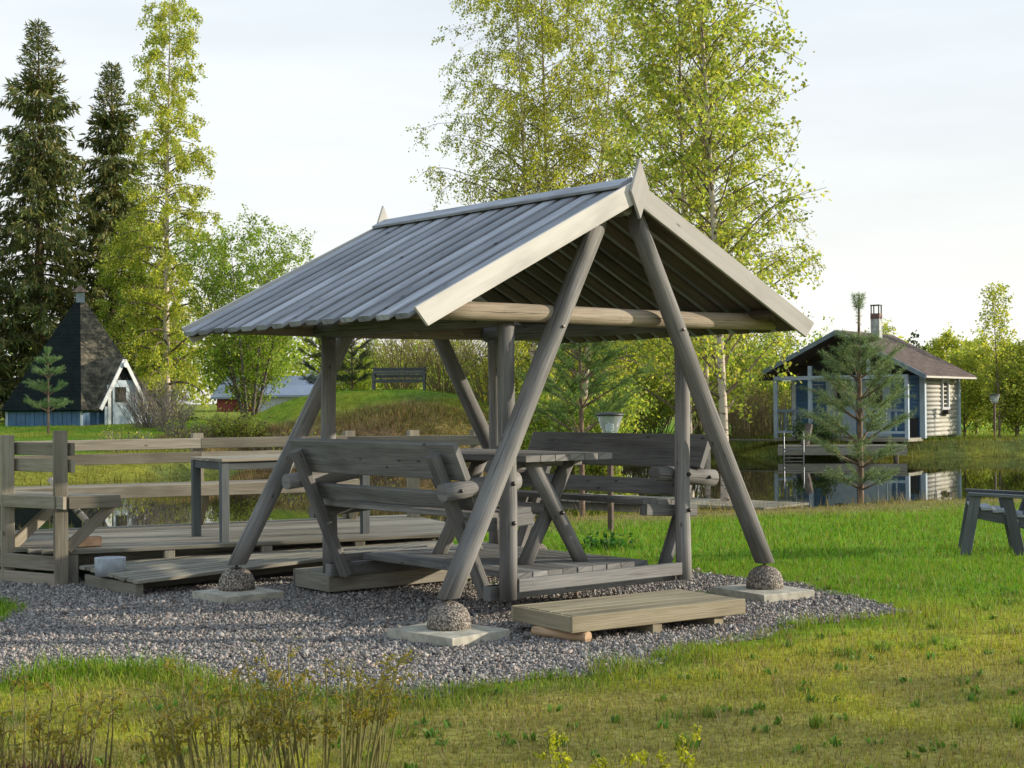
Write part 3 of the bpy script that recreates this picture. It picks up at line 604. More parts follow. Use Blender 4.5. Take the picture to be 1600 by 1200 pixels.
def shrub(name, label, cat, loc, H, rad, nst, nleaf, leaf, pal, stem, group=None, spread=.5, sr=.012, asp=.7, twigs=3):
    root = thing(name, label, cat, loc, random.random()*6, group); st = MB(); LV = []
    for k in range(nst):
        a = k*2.399+random.random(); d = spread*math.sqrt((k+.5)/nst); p0 = (rad*.35*math.cos(a)*random.random(), rad*.35*math.sin(a)*random.random(), -.1)
        pt = curve(p0, (math.cos(a)*d, math.sin(a)*d, 1), H*random.uniform(.6, 1.05), 5, .05, .35); st.tube(pt, [sr, sr*.9, sr*.75, sr*.6, sr*.45, sr*.25], 4); LV.append(pt)
        for q_ in range(twigs):
            s = random.uniform(.3, .95); p2 = along(pt, np.array([s]))[0]; tw = curve(p2, (math.cos(a)*.6+random.gauss(0, .5), math.sin(a)*.6+random.gauss(0, .5), 1), H*random.uniform(.12, .3), 5, 0, .4); st.tube(tw[[0, 2, 5]], [sr*.4, sr*.35, sr*.25], 3); LV.append(tw)
    st.build('stems', stem, root, kind='stuff')
    if nleaf:
        LV = np.array(LV); i = rng.integers(0, len(LV), nleaf); t = rng.uniform(.22, 1, nleaf)**.8*4.999; k = t.astype(int); fr = (t-k)[:, None]
        P = LV[i, k]*(1-fr)+LV[i, k+1]*fr+rng.normal(0, leaf*1.3, (nleaf, 3)); c = leafcol(nleaf, pal)*rng.uniform(.7, 1.25, (len(LV), 1))[i]
        npmesh('foliage', *leaf_quads(P, leaf, c, asp=asp), M['leaf'], root, kind='stuff')
    return root
M['willowstem'] = plain('willow_stem', (.24,.185,.09), .8, .25, 6)
M['greystem'] = plain('bare_grey_stem', (.22,.175,.15), .8, .25, 6)
shrub('bare_shrub', 'leafless grey brown shrub in front of the hut door side', 'shrub', G(-11.1, 46.5), 1.75, 1.3, 110, 0, .05, SPRING, M['greystem'], spread=.75, sr=.011, twigs=6)
shrub('bare_shrub', 'smaller leafless shrub right of the hut near the lawn edge', 'shrub', G(-10.1, 45.0), 1.3, 1.0, 70, 300, .05, SPRING, M['greystem'], spread=.7, sr=.01, twigs=6)
wg = 'willow shrubs on and behind the mound'
shrub('willow_shrub', 'fan of yellow brown willow twigs right beside the bench on the mound', 'shrub', G(-2.2, 48.2), 2.7, 1.4, 90, 1500, .055, YELLOWISH, M['willowstem'], wg, .7, .014, twigs=6)
shrub('willow_shrub', 'willow twigs behind the backrest of the bench on the mound', 'shrub', G(-3.6, 49.5), 2.6, 1.4, 70, 1500, .055, YELLOWISH, M['willowstem'], wg, .6, .014, twigs=6)
shrub('willow_shrub', 'willow shrub with thin new leaves at the end of the mound', 'shrub', G(-.7, 47.0), 3.2, 1.4, 80, 3000, .055, YELLOWISH+SPRING, M['willowstem'], wg, .6, .014, twigs=6)
shrub('willow_shrub', 'yellow green willow shrub directly behind the front left hanger post of the swing', 'shrub', G(.5, 46.8), 3.0, 1.3, 60, 5000, .06, YELLOWISH+SPRING, M['willowstem'], wg, .6, .014, twigs=5)
lb = 'leafy bushes behind the pond'
LABS = ['round bright green bush behind the far bench backrest', 'tall yellow green bush behind the garden lamp', 'leafy bush seen under the right eave of the shelter', 'light green bush between the birch trunks', 'leafy bush left of the sauna porch', 'low fresh green bush at the foot of the pond bank']
for k, (r, f, h, n_) in enumerate([(1.6, 38.5, 3.3, 7000), (2.9, 45.5, 4.4, 8000), (4.6, 50, 4.6, 7000), (6.6, 52.5, 4.2, 7000), (8.6, 55, 4.4, 7000), (3.6, 47, 2.4, 4500)]):
    shrub('leafy_bush', LABS[k], 'bush', G(r, f), h, 1.7, 60, n_*2, .10, SPRING+FRESH, M['twig'], lb, .55, .014, twigs=6)
M['reed'] = plain('reed_stem', (.27,.20,.11), .8, .25, 6)
for k, (r, f) in enumerate([(6.9, 50.0), (8.0, 51.5), (9.2, 53.5)]):
    shrub('reed_bed', ['brown dry reeds by the pond bank nearest the birch trunk', 'brown dry reeds in the middle left of the porch', 'brown dry reeds touching the porch post of the sauna'][k], 'reeds', G(r, f), 2.0, 2.6, 150, 300, .06, YELLOWISH, M['reed'], 'dry reeds beside the sauna', .18, .012, twigs=1)
for k, (r, f, h, n_) in enumerate([(-8.6, 40.2, .75, 500), (-7.4, 40.6, .9, 900), (-6.3, 40.3, .7, 500), (-5.2, 40.6, .8, 700), (-9.8, 38.4, .7, 500), (-3.6, 41.2, .6, 300)]):
    shrub('bank_shrub', ['dark twiggy shrub on the bank behind the deck table', 'yellow green low shrub on the bank left of the mound', 'short brown shrub on the bank below the maple trunks', 'low shrub at the left foot of the mound', 'small shrub on the bank near the hut lawn', 'low dry shrub on the brown front slope of the mound'][k], 'shrub', G(r, f), h, 1.2, 60, n_*(5 if k == 1 else 1), .06, SPRING+[(.12,.09,.05)], M['greystem'], 'low shrubs on the pond bank', .9, .01, twigs=5)
for k, (r, f, h, n_) in enumerate([(-6.3, 60, 3.2, 6000), (-4.9, 63, 3.0, 6000)]):
    shrub('leafy_bush', ['tall leafy bush filling the gap between maple and shelter post', 'leafy bush behind the dark pines on the mound'][k], 'bush', G(r, f), h, 1.8, 50, n_, .11, FRESH+SPRING, M['twig'], lb, .6, .014, twigs=6)
tg = 'young trees right of the sauna'
LABS = ['young birch with a thin bare top standing right of the sauna', 'leafy sapling touching the right end of the sauna roof', 'yellow green sapling behind the post lamp', 'dense sapling at the right edge of the picture', 'tall sapling behind the sauna roof ridge', 'sapling between sauna wall and post lamp', 'round yellow bush at the far right edge', 'low leafy sapling on the bank under the post lamp', 'wide sapling filling the gap behind the post lamp', 'pale sapling behind the back corner of the sauna']
for k, (r, f, h, ra, n_) in enumerate([(15.6, 48.6, 4.8, .6, 1500), (14.9, 52, 3.3, 1.2, 4500), (16.6, 50, 3.0, 1.2, 4500), (17.8, 49.5, 3.2, 1.3, 5000), (14.6, 60, 3.9, 1.3, 3500), (14.9, 50.0, 2.7, .8, 2500), (18.2, 48.8, 2.8, 1.2, 3500), (16.4, 49.2, 2.2, 1.1, 3000), (16.2, 53, 3.1, 1.5, 5000), (14.0, 53.5, 2.6, 1.3, 3500)]):
    make_tree('young_tree', LABS[k], 'sapling', G(r, f), h, ra*1.1, .06, 56, n_*2, .085, SPRING+YELLOWISH, M['twig'], .04, .1, .1, 1.2, profile=lambda t: (1-.85*t)*.9, group=tg)
shrub('green_shrub', 'dark green juniper like shrub at the porch railing', 'shrub', G(9.0, 45.2), .9, .8, 40, 2600, .06, [(.03,.07,.02),(.05,.09,.025)], M['twig'], spread=1.0)
shrub('leafy_herb', 'low green leafy plant on the lawn beside the lamp post', 'plant', G(.95, 15.3), .22, .35, 26, 420, .055, [(.03,.10,.02),(.04,.13,.025)], M['twig'], spread=1.2, sr=.004, twigs=1)

# far woods: masses of crowns
def wood_mass(name, items, pal, leaf):
    P = []; C = []
    for (r, f, h, rad) in items:
        x, y, z = G(r, f); n = 270; d = rng.normal(size=(n, 3)); d /= np.linalg.norm(d, axis=1, keepdims=True); rr_ = rng.random(n)**.45
        t = d*rr_[:, None]; hz = (t[:, 2]*.5+.5); wdt = rad*(1-.55*hz); P.append(np.stack([x+t[:, 0]*wdt*1.2, y+t[:, 1]*wdt*1.2, z+h*hz], 1)); C.append(leafcol(n, [pal[rng.integers(0, len(pal))]])*rng.uniform(.75, 1.25))
    P = np.concatenate(P); C = np.concatenate(C); npmesh(name, *leaf_quads(P, leaf, C, asp=.8), M['leaf'], kind='stuff')
items = [(rng.uniform(-46, -16), rng.uniform(118, 150), rng.uniform(7, 10.5), rng.uniform(1.8, 3.2)) for k in range(70)]
items += [(rng.uniform(-16, 48), rng.uniform(135, 190), rng.uniform(4.2, 7.6), rng.uniform(1.8, 3.2)) for k in range(150)]
items += [(rng.uniform(10, 46), rng.uniform(75, 110), rng.uniform(1.9, 3.9), rng.uniform(1.2, 2.2)) for k in range(80)]
wood_mass('far_woods', items, SPRING+FRESH+[(.035,.06,.025)], .43)

# ------------------------------------------------------------------ buildings
def house_frame(name, label, cat, r, f, ang, z=None):
    x, y, gz = G(r, f); return thing(name, label, cat, (x, y, gz if z is None else z), YAW+ang)
# --- hexagonal barbecue hut
hut = house_frame('barbecue_hut', 'dark six sided hut with steep roof and small white gabled door', 'hut', -14.5, 51, 0, .78)
th0 = math.atan2(-.96, .275); RH = 2.9
hv = lambda k, r_, z: (r_*math.cos(th0+k*math.pi/3), r_*math.sin(th0+k*math.pi/3), z)
for k in range(6):
    mb = MB(); a, b_ = Vector(hv(k, RH, .55)), Vector(hv(k+1, RH, .55)); c_, d_ = Vector(hv(k+1, .22, 4.15)), Vector(hv(k, .22, 4.15))
    nrm = (b_-a).cross(d_-a).normalized()*.06; mb.prism([a, b_, c_, d_], -nrm)
    e = (b_-a).normalized(); g_ = (d_-a)-(d_-a).dot(e)*e; g_.normalize()
    mb.uv = [[((Vector(mb.v[i])-a).dot(e), (Vector(mb.v[i])-a).dot(g_)) for i in f_] for f_ in mb.f]
    mb.build('roof_panel', M['hutroof'] if k != 5 else M['hutroofshade'], hut, fixn=True)
    wl = part_empty('wall', hut); n_ = 16
    p, q_ = Vector(hv(k, RH-.25, 0)), Vector(hv(k+1, RH-.25, 0)); dd = (q_-p)/n_; nn = Vector((dd.y, -dd.x, 0)).normalized()
    mb = MB()
    for i in range(n_):
        c0 = p+dd*(i+.5)+nn*(.008*(i % 2)); mb.bar(c0, c0+Vector((0, 0, .62)), dd.length-.01, .025, up=nn)
    mb.build('wall_boards', M['bluewall2'] if 'bluewall2' in M else M['bluewall'], wl, kind='stuff')
    MB().bar(p+nn*.02, p+nn*.02+Vector((0, 0, .62)), .09, .05, up=nn).build('corner_trim', M['huttrim'], wl)
ch = part_empty('chimney', hut)
MB().bar((0, 0, 4.05), (0, 0, 4.5), .28, .28, up=(1, .3, 0)).build('flue_box', M['shadeblue'], ch)
mb = MB(); cp = [(.24, .24, 4.5), (-.24, .24, 4.5), (-.24, -.24, 4.5), (.24, -.24, 4.5)]; mb.v = cp+[(0, 0, 4.75)]; [mb.face((i, (i+1) % 4, 4)) for i in range(4)]; mb.face((3, 2, 1, 0)); mb.build('chimney_cap', M['bark'], ch, fixn=True)
# dormer door facing between vertex 0 and 1
ang = th0+math.pi/6; dn = Vector((math.cos(ang), math.sin(ang), 0)); dt = Vector((-dn.y, dn.x, 0)); up = Vector((0, 0, 1)); o = dn*(RH*.866+.12)
def hp(a, d, z): return o+dt*a+dn*d+up*z
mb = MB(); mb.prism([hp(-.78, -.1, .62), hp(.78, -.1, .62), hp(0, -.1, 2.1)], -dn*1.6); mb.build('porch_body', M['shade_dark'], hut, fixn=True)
for s in (-1, 1):
    mb = MB(); a, b_ = hp(s*.9, .06, .55), hp(0, .06, 2.22); mb.prism([a, b_, b_-dn*1.9, a-dn*1.4], Vector((0, 0, .05)))
    mb.build('porch_roof', M['hutroof'], hut, fixn=True)
    MB().bar(hp(s*.88, .1, .56), hp(s*.0, .1, 2.16), .035, .12, up=dn.cross(Vector((hp(0, 0, 2.16)-hp(s*.88, 0, .56))))).build('porch_barge_board', M['white'], hut)
    MB().bar(hp(s*.5, -.02, 0), hp(s*.5, -.02, 1.35), .12, .05, up=dn).build('door_post', M['white'], hut)
dr = MB().bar(hp(.03, -.04, .03), hp(.03, -.04, 1.5), .8, .04, up=dn).build('door', M['huttrim'], hut)
MB().bar(hp(-.08, -.005, .8), hp(-.08, -.005, 1.28), .38, .03, up=dn).build('door_pane', M['pane'], dr)
MB().bar(hp(-.62, -.03, .02), hp(-.62, -.03, .66), .1, .04, up=dn).build('door_post', M['huttrim'], hut)
MB().bar(hp(.72, -.06, 0), hp(.72, -.06, .9), .3, .04, up=dn).build('side_panel', M['greywall'], hut)
MB().log(hp(0, .14, 2.0), hp(0, .2, 2.0), .09, n=10, k=1).build('gable_knob', M['white'], hut)

# --- sauna
sa = house_frame('sauna_cabin', 'blue cabin with open porch, brown roof and cream log side by the pond', 'cabin', 8.08, 46.5, -.576, .17)
Wd, Py, By = 4.1, 1.3, 4.75; RZ, EZ, ex0, ex1 = 3.36, 1.98, -.72, Wd+.64; rx = Wd/2
for s, xe in ((-1, ex0), (1, ex1)):
    for nm, y0, y1 in (('roof', -.2, 4.85),):
        mb = MB(); a, b_ = Vector((rx, y0, RZ)), Vector((xe, y0, EZ)); dd = Vector((0, y1-y0, 0)); mb.prism([a, b_, b_+Vector((0, 0, -.07)), a+Vector((0, 0, -.07))], dd)
        sl = (b_-a).normalized(); mb.uv = [[(Vector(mb.v[i]).y, (Vector(mb.v[i])-a).dot(sl)) for i in f_] for f_ in mb.f]
        rf = mb.build('roof', M['saunaroof'], sa, fixn=True)
    d_ = (Vector((xe, 0, EZ))-Vector((rx, 0, RZ))).normalized()
    MB().bar((rx, -.23, RZ-.06), (xe, -.23, EZ-.06), .04, .13, up=(0, 0, 1)).build('barge_board', M['shadeblue'], rf)
    MB().bar((xe, -.2, EZ-.06), (xe, 4.85, EZ-.07), .03, .06).build('fascia_board', M['cream'] if s > 0 else M['shadeblue'], rf)
# body walls: overlapping boards at the front, round logs at the side
fw = part_empty('front_wall', sa); nbd = 15
for i in range(nbd):
    z0 = .12+i*.125; MB().bar((.0, Py, z0+.06), (Wd, Py, z0+.06), .03, .121, c=.012).build('wall_board', M['bluewall'], fw)
mb = MB(); mb.prism([(0, Py+.05, 1.95), (Wd, Py+.05, 1.95), (rx, Py+.05, RZ-.12)], (0, .05, 0)); mb.build('gable_shade', M['shade_dark'], fw, fixn=True)  # dark sheet standing in for the shade inside the open gable
for nm, x0 in (('side_wall', Wd), ('side_wall', 0)):
    wl = part_empty(nm, sa)
    for i in range(14):
        MB().log((x0, Py+.06, .2+i*.132), (x0, By, .2+i*.132), .075, n=10, k=2, wob=.002).build('wall_log', M['cream'], wl, smooth=True)
bw = MB().bar((0, By, 1.0), (Wd, By, 1.0), .1, 1.9).build('back_wall', M['cream'], sa)
MB().bar((Wd+.06, Py+.0, .1), (Wd+.06, Py+.0, 2.0), .16, .16, up=(0, 1, 0)).build('corner_post', M['huttrim'], sa)
MB().bar((Wd+.06, By, .1), (Wd+.06, By, 2.0), .16, .16, up=(0, 1, 0)).build('corner_post', M['huttrim'], sa)
wf = MB(); yw = 3.35
for (a, b_) in (((Wd+.1, yw-.3, 1.0), (Wd+.1, yw-.3, 1.85)), ((Wd+.1, yw+.3, 1.0), (Wd+.1, yw+.3, 1.85)), ((Wd+.1, yw-.35, 1.86), (Wd+.1, yw+.35, 1.86)), ((Wd+.1, yw-.35, .98), (Wd+.1, yw+.35, .98))): wf.bar(a, b_, .07, .07, up=(0.3, .2, .9) if a[2] == b_[2] else (1, 0, 0))
wfo = wf.build('window', M['white'], sa); MB().bar((Wd+.06, yw, 1.02), (Wd+.06, yw, 1.83), .55, .02, up=(1, 0, 0)).build('pane', M['pane'], wfo)
MB().bar((Wd+.2, yw-.3, .86), (Wd+.2, yw+.3, .86), .16, .14).build('flower_box', M['shade_dark'], wfo)
fl = MB().bar((-.05, .62, .08), (Wd+.05, .62, .08), 1.36, .1).build('porch_floor', M['deck'], sa)
for x0 in (0, 1.12, Wd): MB().bar((x0, 0, .1), (x0, 0, 2.3 if 0 < x0 < Wd else 2.0), .11, .11, up=(0, 1, 0)).build('porch_post', M['huttrim'], sa)
MB().bar((2.95, 0, 2.02), (2.95, 0, 2.72), .1, .1, up=(0, 1, 0)).build('porch_post', M['huttrim'], sa)
MB().bar((-.05, -.002, 1.94), (Wd+.05, -.002, 1.94), .12, .12).build('porch_beam', M['huttrim'], sa)
for (a, b_, n_) in (((.06, 0), (1.06, 0), 3), ((2.9, 0), (Wd-.06, 0), 3), ((0, .08), (0, Py-.1), 3)):
    ra = MB().bar((*a, .95), (*b_, .95), .05, .09).build('porch_rail', M['shadeblue'], sa)
    MB().bar((*a, .3), (*b_, .3), .04, .07).build('lower_rail', M['huttrim'], ra)
    for k in range(n_):
        t = (k+1)/(n_+1); x0 = a[0]+(b_[0]-a[0])*t; y0 = a[1]+(b_[1]-a[1])*t; MB().bar((x0, y0, .34), (x0, y0, .9), .04, .03, up=(0, 1, 0)).build('baluster', M['shadeblue'], ra)
for x0, nm in ((1.62, 'door'), (2.72, 'door')):
    dr = MB().bar((x0, Py-.05, .14), (x0, Py-.05, 1.86), .78, .05, up=(0, 1, 0)).build(nm, M['huttrim'], sa)
    MB().bar((x0, Py-.085, 1.08), (x0, Py-.085, 1.72), .46, .02, up=(0, 1, 0)).build('pane', M['pane'], dr)
    for s in (-1, 1): MB().bar((x0+s*.43, Py-.06, .13), (x0+s*.43, Py-.06, 1.88), .09, .06, up=(0, 1, 0)).build('door_frame', M['huttrim'], dr)
MB().bar((1.05, Py-.065, 1.94), (3.25, Py-.065, 1.94), .07, .1).build('lintel_board', M['white'], sa)
MB().bar((.07, Py-.03, .12), (.07, Py-.03, 1.95), .13, .05, up=(0, 1, 0)).build('corner_board', M['white'], sa)
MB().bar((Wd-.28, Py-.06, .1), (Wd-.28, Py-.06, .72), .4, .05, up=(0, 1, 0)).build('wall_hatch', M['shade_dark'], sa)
chm = MB().bar((2.22, 2.8, 2.9), (2.22, 2.8, 3.95), .28, .28, up=(1, 0, 0)).build('chimney', M['chimney'], sa)
MB().bar((2.22, 2.8, 3.80), (2.22, 2.8, 3.97), .29, .29, up=(1, 0, 0)).build('rusty_band', M['rust'], chm)
mb = MB()
for sx in (-1, 1):
    for sy in (-1, 1): mb.bar((2.22+sx*.12, 2.8+sy*.12, 3.97), (2.22+sx*.12, 2.8+sy*.12, 4.22), .035, .035, up=(1, 0, 0))
mb.bar((2.22, 2.65, 4.23), (2.22, 2.95, 4.23), .3, .03); mb.build('chimney_frame', M['blackmetal'], chm)
# dock in front of the sauna and the steel ladder
dk = house_frame('sauna_dock', 'low grey plank dock at the water in front of the sauna porch', 'dock', 7.62, 43.6, -.2, 0)
for k in range(9): MB().bar((0, .07+k*.145, .12), (3.6, .07+k*.145, .12), .135, .035).build('plank', M['deck'], dk)
MB().bar((0, -.03, -.02), (3.6, -.03, -.02), .05, .22).build('fascia_board', M['deck'], dk)
for x0 in (.3, 1.8, 3.3): MB().log((x0, .15, -.9), (x0, .15, .1), .07, n=8, k=1).build('post', M['darkbark'], dk)
wk = house_frame('shore_walkway', 'long thin plank walkway along the far bank left of the dock', 'walkway', 6.0, 47.8, -.55, .02)
for k in range(3): MB().bar((-.6, k*.15, .2), (2.6, k*.15, .2), .14, .04).build('plank', M['deck'], wk)
ld = house_frame('pond_ladder', 'steel bathing ladder with two bent handrails on the dock edge', 'ladder', 7.78, 43.5, -.2, 0)
for x0 in (0, .55):
    pts = [(x0, -.12, -.75), (x0, -.12, .40), (x0, -.07, .52), (x0, .05, .57), (x0, .18, .52), (x0, .25, .38), (x0, .3, .13)]
    MB().tube(pts, .022, 8).build('handrail', M['steel'], ld, smooth=True)
for z in (-.5, -.2, .05): MB().bar((0, -.12, z), (.55, -.12, z), .06, .025).build('rung', M['steel'], ld)
st = MB().log(G(8.45, 43.9)[:2]+(.14,), G(8.6, 43.95)[:2]+(.75,), .13, .12, n=10, k=2).build('wooden_post', M['darkbark']); tag(st, 'leaning wooden stump beside the ladder on the dock', 'post')
def post_lamp(label, loc, h, r1, rz, group):
    t_ = thing('garden_lamp', label, 'lamp', loc, rz, group)
    MB().bar((0, 0, -.1), (0, 0, h-.28), .055, .055, up=(1, 0, 0)).build('pole', M['lamppole'], t_)
    s_ = MB().lathe([(.07*r1, h-.29), (.075*r1, h-.27), (.15*r1, h-.04)], 20).build('lamp_shade', M['frost'], t_, smooth=True)
    MB().lathe([(.155*r1, h-.045), (.165*r1, h-.03), (.15*r1, h-.012), (.02, h)], 20).build('lamp_cap', M['blackmetal'], t_, smooth=True)
    MB().lathe([(.03, h-.25), (.05, h-.2), (.045, h-.14), (.01, h-.12)], 12).build('bulb', M['white'], s_, smooth=True)
M['lamppole'] = plain('lamp_pole_wood', (.09,.06,.045), .8, .2, 6)
m, t, b = new_mat('frosted_shade'); b.inputs['Base Color'].default_value = (.7,.76,.76, 1); b.inputs['Roughness'].default_value = .3; b.inputs['Transmission Weight'].default_value = .8; b.inputs['IOR'].default_value = 1.1; M['frost'] = m
post_lamp('frosted cone garden lamp on a brown post behind the far bench', G(1.11, 17.27), 1.36, 1.0, .3, 'garden lamps')
post_lamp('small globe topped post lamp among the saplings right of the sauna', G(14.75, 46.4), 1.4, 1.1, 0, 'garden lamps')

# --- far farm buildings
def simple_house(label, r, f, ang, wd, dp, h, rh, wallm, roofm, name='farm_house', gable=None):
    b_ = house_frame(name, label, 'house', r, f, ang)
    for (a, c_) in (((0, 0), (wd, 0)), ((wd, 0), (wd, dp)), ((wd, dp), (0, dp)), ((0, dp), (0, 0))):
        MB().bar((*a, h/2-.3), (*c_, h/2-.3), .12, h+.6).build('wall', wallm, b_)
    for s in (-1, 1):
        mb = MB(); a, e = Vector((wd/2, -.4, h+rh)), Vector((wd/2+s*(wd/2+.5), -.4, h-.15)); mb.prism([a, e, e-Vector((0, 0, .15)), a-Vector((0, 0, .15))], (0, dp+.8, 0)); mb.build('roof', roofm, b_, fixn=True)
        MB().bar(a+Vector((0, -.04, -.1)), e+Vector((0, -.04, -.1)), .05, .3).build('barge_board', M['white'], b_)
    for y0 in (0.02, dp-.02):
        mb = MB(); mb.prism([(0.06, y0, h-.05), (wd-.06, y0, h-.05), (wd/2, y0, h+rh-.15)], (0, .05, 0)); mb.build('gable', gable or wallm, b_, fixn=True)
    return b_
hs_ = simple_house('red farmhouse with white trimmed gable far behind the trees', -17.2, 122, -.1, 2.6, 8, 1.6, 1.7, M['red'], M['metalroof'])
wn = MB().bar((1.3, -.12, 1.7), (1.3, -.12, 2.4), .6, .1, up=(0, 1, 0)).build('window', M['white'], hs_); MB().bar((1.3, -.19, 1.75), (1.3, -.19, 2.35), .4, .04, up=(0, 1, 0)).build('pane', M['pane'], wn)
b2 = simple_house('long grey farm shed with pale sheet roof in front of the red farmhouse', -14.6, 112, 1.35, 4.0, 4.4, 1.4, .6, M['greywall'], M['metalroof'], 'farm_shed')
b3 = simple_house('red barn with grey roof glimpsed through the many stemmed tree', -16.2, 118, 1.42, 6.0, 7.0, 1.3, 1.5, M['red'], M['metalroof'], 'red_barn')

# ------------------------------------------------------------------ swing shelter
sh = thing('swing_shelter', 'grey log A frame shelter with board roof over the garden swing', 'shelter', (0, 1.36, 0))
def loc_sh(p): return (p[0], p[1]-1.36, p[2])
LY = 2.72
for y0 in (0, LY):
    for s in (-1, 1):
        cut = (0, 0, 1); q0 = Vector(loc_sh((s*1.50, y0, .255))); q1 = Vector(loc_sh((s*.10, y0+(.065 if s < 0 else -.065)*(1 if y0 == 0 else -1), 2.78)))
        lg = MB().log(q0, q1, .069, .066, n=18, k=8, cut0=cut, cut1=(1, 0, 0)).build('leg', M['log'], sh, smooth=True)
        d_ = (q1-q0).normalized(); pb = q0+d_*(2.02-.25)/d_.z*.985; sg_ = -1 if y0 == 0 else 1
        MB().lathe([(.012, 0), (.012, .012), (.0, .014)], 8).build('bolt', M['metal'], lg).matrix_local = Matrix.Translation(pb+Vector((0, sg_*.064, 0)))@Matrix.Rotation(R(90)*(1 if sg_ < 0 else -1), 4, 'X')
    yb = y0+.0; yo = (.11 if y0 == 0 else -.11)
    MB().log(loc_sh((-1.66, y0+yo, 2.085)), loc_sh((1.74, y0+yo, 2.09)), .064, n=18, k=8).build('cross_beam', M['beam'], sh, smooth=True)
for s in (-1, 1):
    MB().log(loc_sh((s*.84, .18, 2.07)), loc_sh((s*.84, LY-.18, 2.07)), .062, n=16, k=6).build('long_beam', M['log'], sh, smooth=True)
MB().log(loc_sh((0, -.1, 2.83)), loc_sh((0, LY+.1, 2.83)), .05, n=12, k=5).build('ridge_pole', M['log'], sh, smooth=True)
# roof: board on board, each board its own part
HR, HE, XE = 3.01, 2.06, 1.875; sl = Vector((XE, 0, HE-HR)).normalized(); Y0, Y1 = -.17, LY+.13
for s in (-1, 1):
    d_ = Vector((s*sl.x, 0, sl.z)); nrm = Vector((s*-sl.z, 0, sl.x)); top = Vector((s*.012, 0, HR-.03)); nB = 14; step = (Y1-Y0)/nB
    ln = math.hypot(XE, HR-HE)
    for i in range(nB+1):
        y = Y0+.05+step*i-step*.25; 
        y = min(max(y, Y0+.082), Y1-.082)
        p = top+Vector((0, y, 0))-nrm*.0345; e = random.uniform(-.012, .012)
        MB().bar(loc_sh(p+d_*.05), loc_sh(p+d_*(ln-.06+e)), .132, .023, up=nrm, c=.003).build('roof_board', M['roofshade'], sh)
    for i in range(nB):
        y = Y0+step*(i+.5)+.015; p = top+Vector((0, y, 0))-nrm*.004; e = random.uniform(-.012, .012)
        MB().bar(loc_sh(p+d_*.03), loc_sh(p+d_*(ln-.02+e)), .140, .036, up=nrm, c=.007).build('roof_board', M['roof'], sh)
    for t in (.8,):
        p = top+d_*(ln*t)-nrm*.096; MB().bar(loc_sh(p+Vector((0, Y0+.03, 0))), loc_sh(p+Vector((0, Y1-.03, 0))), .06, .05, up=nrm).build('batten', M['roofshade'], sh)
    for yb in (Y0-.013, Y1+.013):
        a = Vector((0, yb, HR-.075)); b_ = Vector((s*(XE-.043), yb, HE-.038)); cutv = Vector((-s*.75, 0, .66))
        MB().bar(loc_sh(a), loc_sh(b_), .025, .145, up=nrm, c=.003, cut0=(1, 0, 0), cut1=cutv).build('barge_board', M['barge'], sh)
    p = Vector((0, 0, HR+.019))+d_*.075; MB().bar(loc_sh(p+Vector((0, Y0+.01, 0))), loc_sh(p+Vector((0, Y1-.01, 0))), .15, .024, up=nrm).build('ridge_cap', M['roof'], sh)
for yb, s in ((Y0-.03, -1), (Y1+.03, 1)):
    P_ = [loc_sh(q_) for q_ in ((.01, yb, 3.16), (-.075, yb, 2.93), (.01, yb, 2.745), (.095, yb, 2.96))]
    MB().prism(P_, (0, s*.024, 0)).build('finial', M['barge'], sh, fixn=True)

# footings
fg = 'concrete footings under the shelter legs'
for (x, y, sx, sy, rz, lab) in ((-1.53, -.03, .5, .6, .12, 'pebble dome on a pale square slab under the leg nearest the viewer'), (1.45, -.02, .5, .6, -.12, 'pebble dome on a slab under the leg beside the sunny lawn'), (-1.55, 2.62, .5, .5, .05, 'shaded pebble dome on a slab next to the low wooden ramp'), (1.5, 2.70, .5, .5, 0, 'pebble dome on a slab under the back leg behind the swing table')):
    ft = thing('footing', lab, 'footing', (x, y, 0), rz, fg)
    MB().bar((-sx/2, 0, .032), (sx/2, 0, .032), sy, .064, c=.006).build('slab', M['concrete'], ft)
    lx = (1.5 if x > 0 else -1.5); ly = 0 if y < 1 else LY; q_ = Matrix.Rotation(-rz, 3, 'Z')@Vector((lx-x, ly-y, 0))
    MB().lathe([(.139, .06), (.142, .095), (.137, .135), (.116, .182), (.082, .213), (.04, .231), (.0, .236)], 28, (q_.x, q_.y, 0)).build('dome', M['aggregate'], ft, smooth=True)
    MB().log((q_.x, q_.y, .22), (q_.x, q_.y, .28), .011, n=8, k=1).build('pin', M['metal'], ft)

# ------------------------------------------------------------------ the swing itself
YM = 1.32
sw = thing('garden_swing', 'hanging wooden garden swing with two facing benches and a table', 'swing', (0, YM, 0))
def bolt(p, n, par, r=.016):
    MB().lathe([(r, 0), (r, .014), (r*.6, .024), (0, .026)], 8).build('bolt', M['metal'], par).matrix_local = Matrix.Translation(Vector(p))@Vector((0, 0, 1)).rotation_difference(Vector(n)).to_matrix().to_4x4()
for s in (-1, 1):
    for e in (-1, 1):
        y = e*1.11; h = MB().log((s*.84, y, .165), (s*.84, y, 2.02), .06, .056, n=16, k=6).build('hanger', M['log'], sw, smooth=True)
        for z in (.945, .68): bolt((s*.84, y+e*.056, z), (0, e, 0), h)
for e in (-1, 1):
    MB().bar((-.78, e*1.13, .255), (.78, e*1.13, .25), .05, .09).build('side_rail', M['board'], sw)
    MB().bar((-.92, e*.98, .20), (.92, e*.98, .20), .08, .10).build('bearer', M['board'], sw)
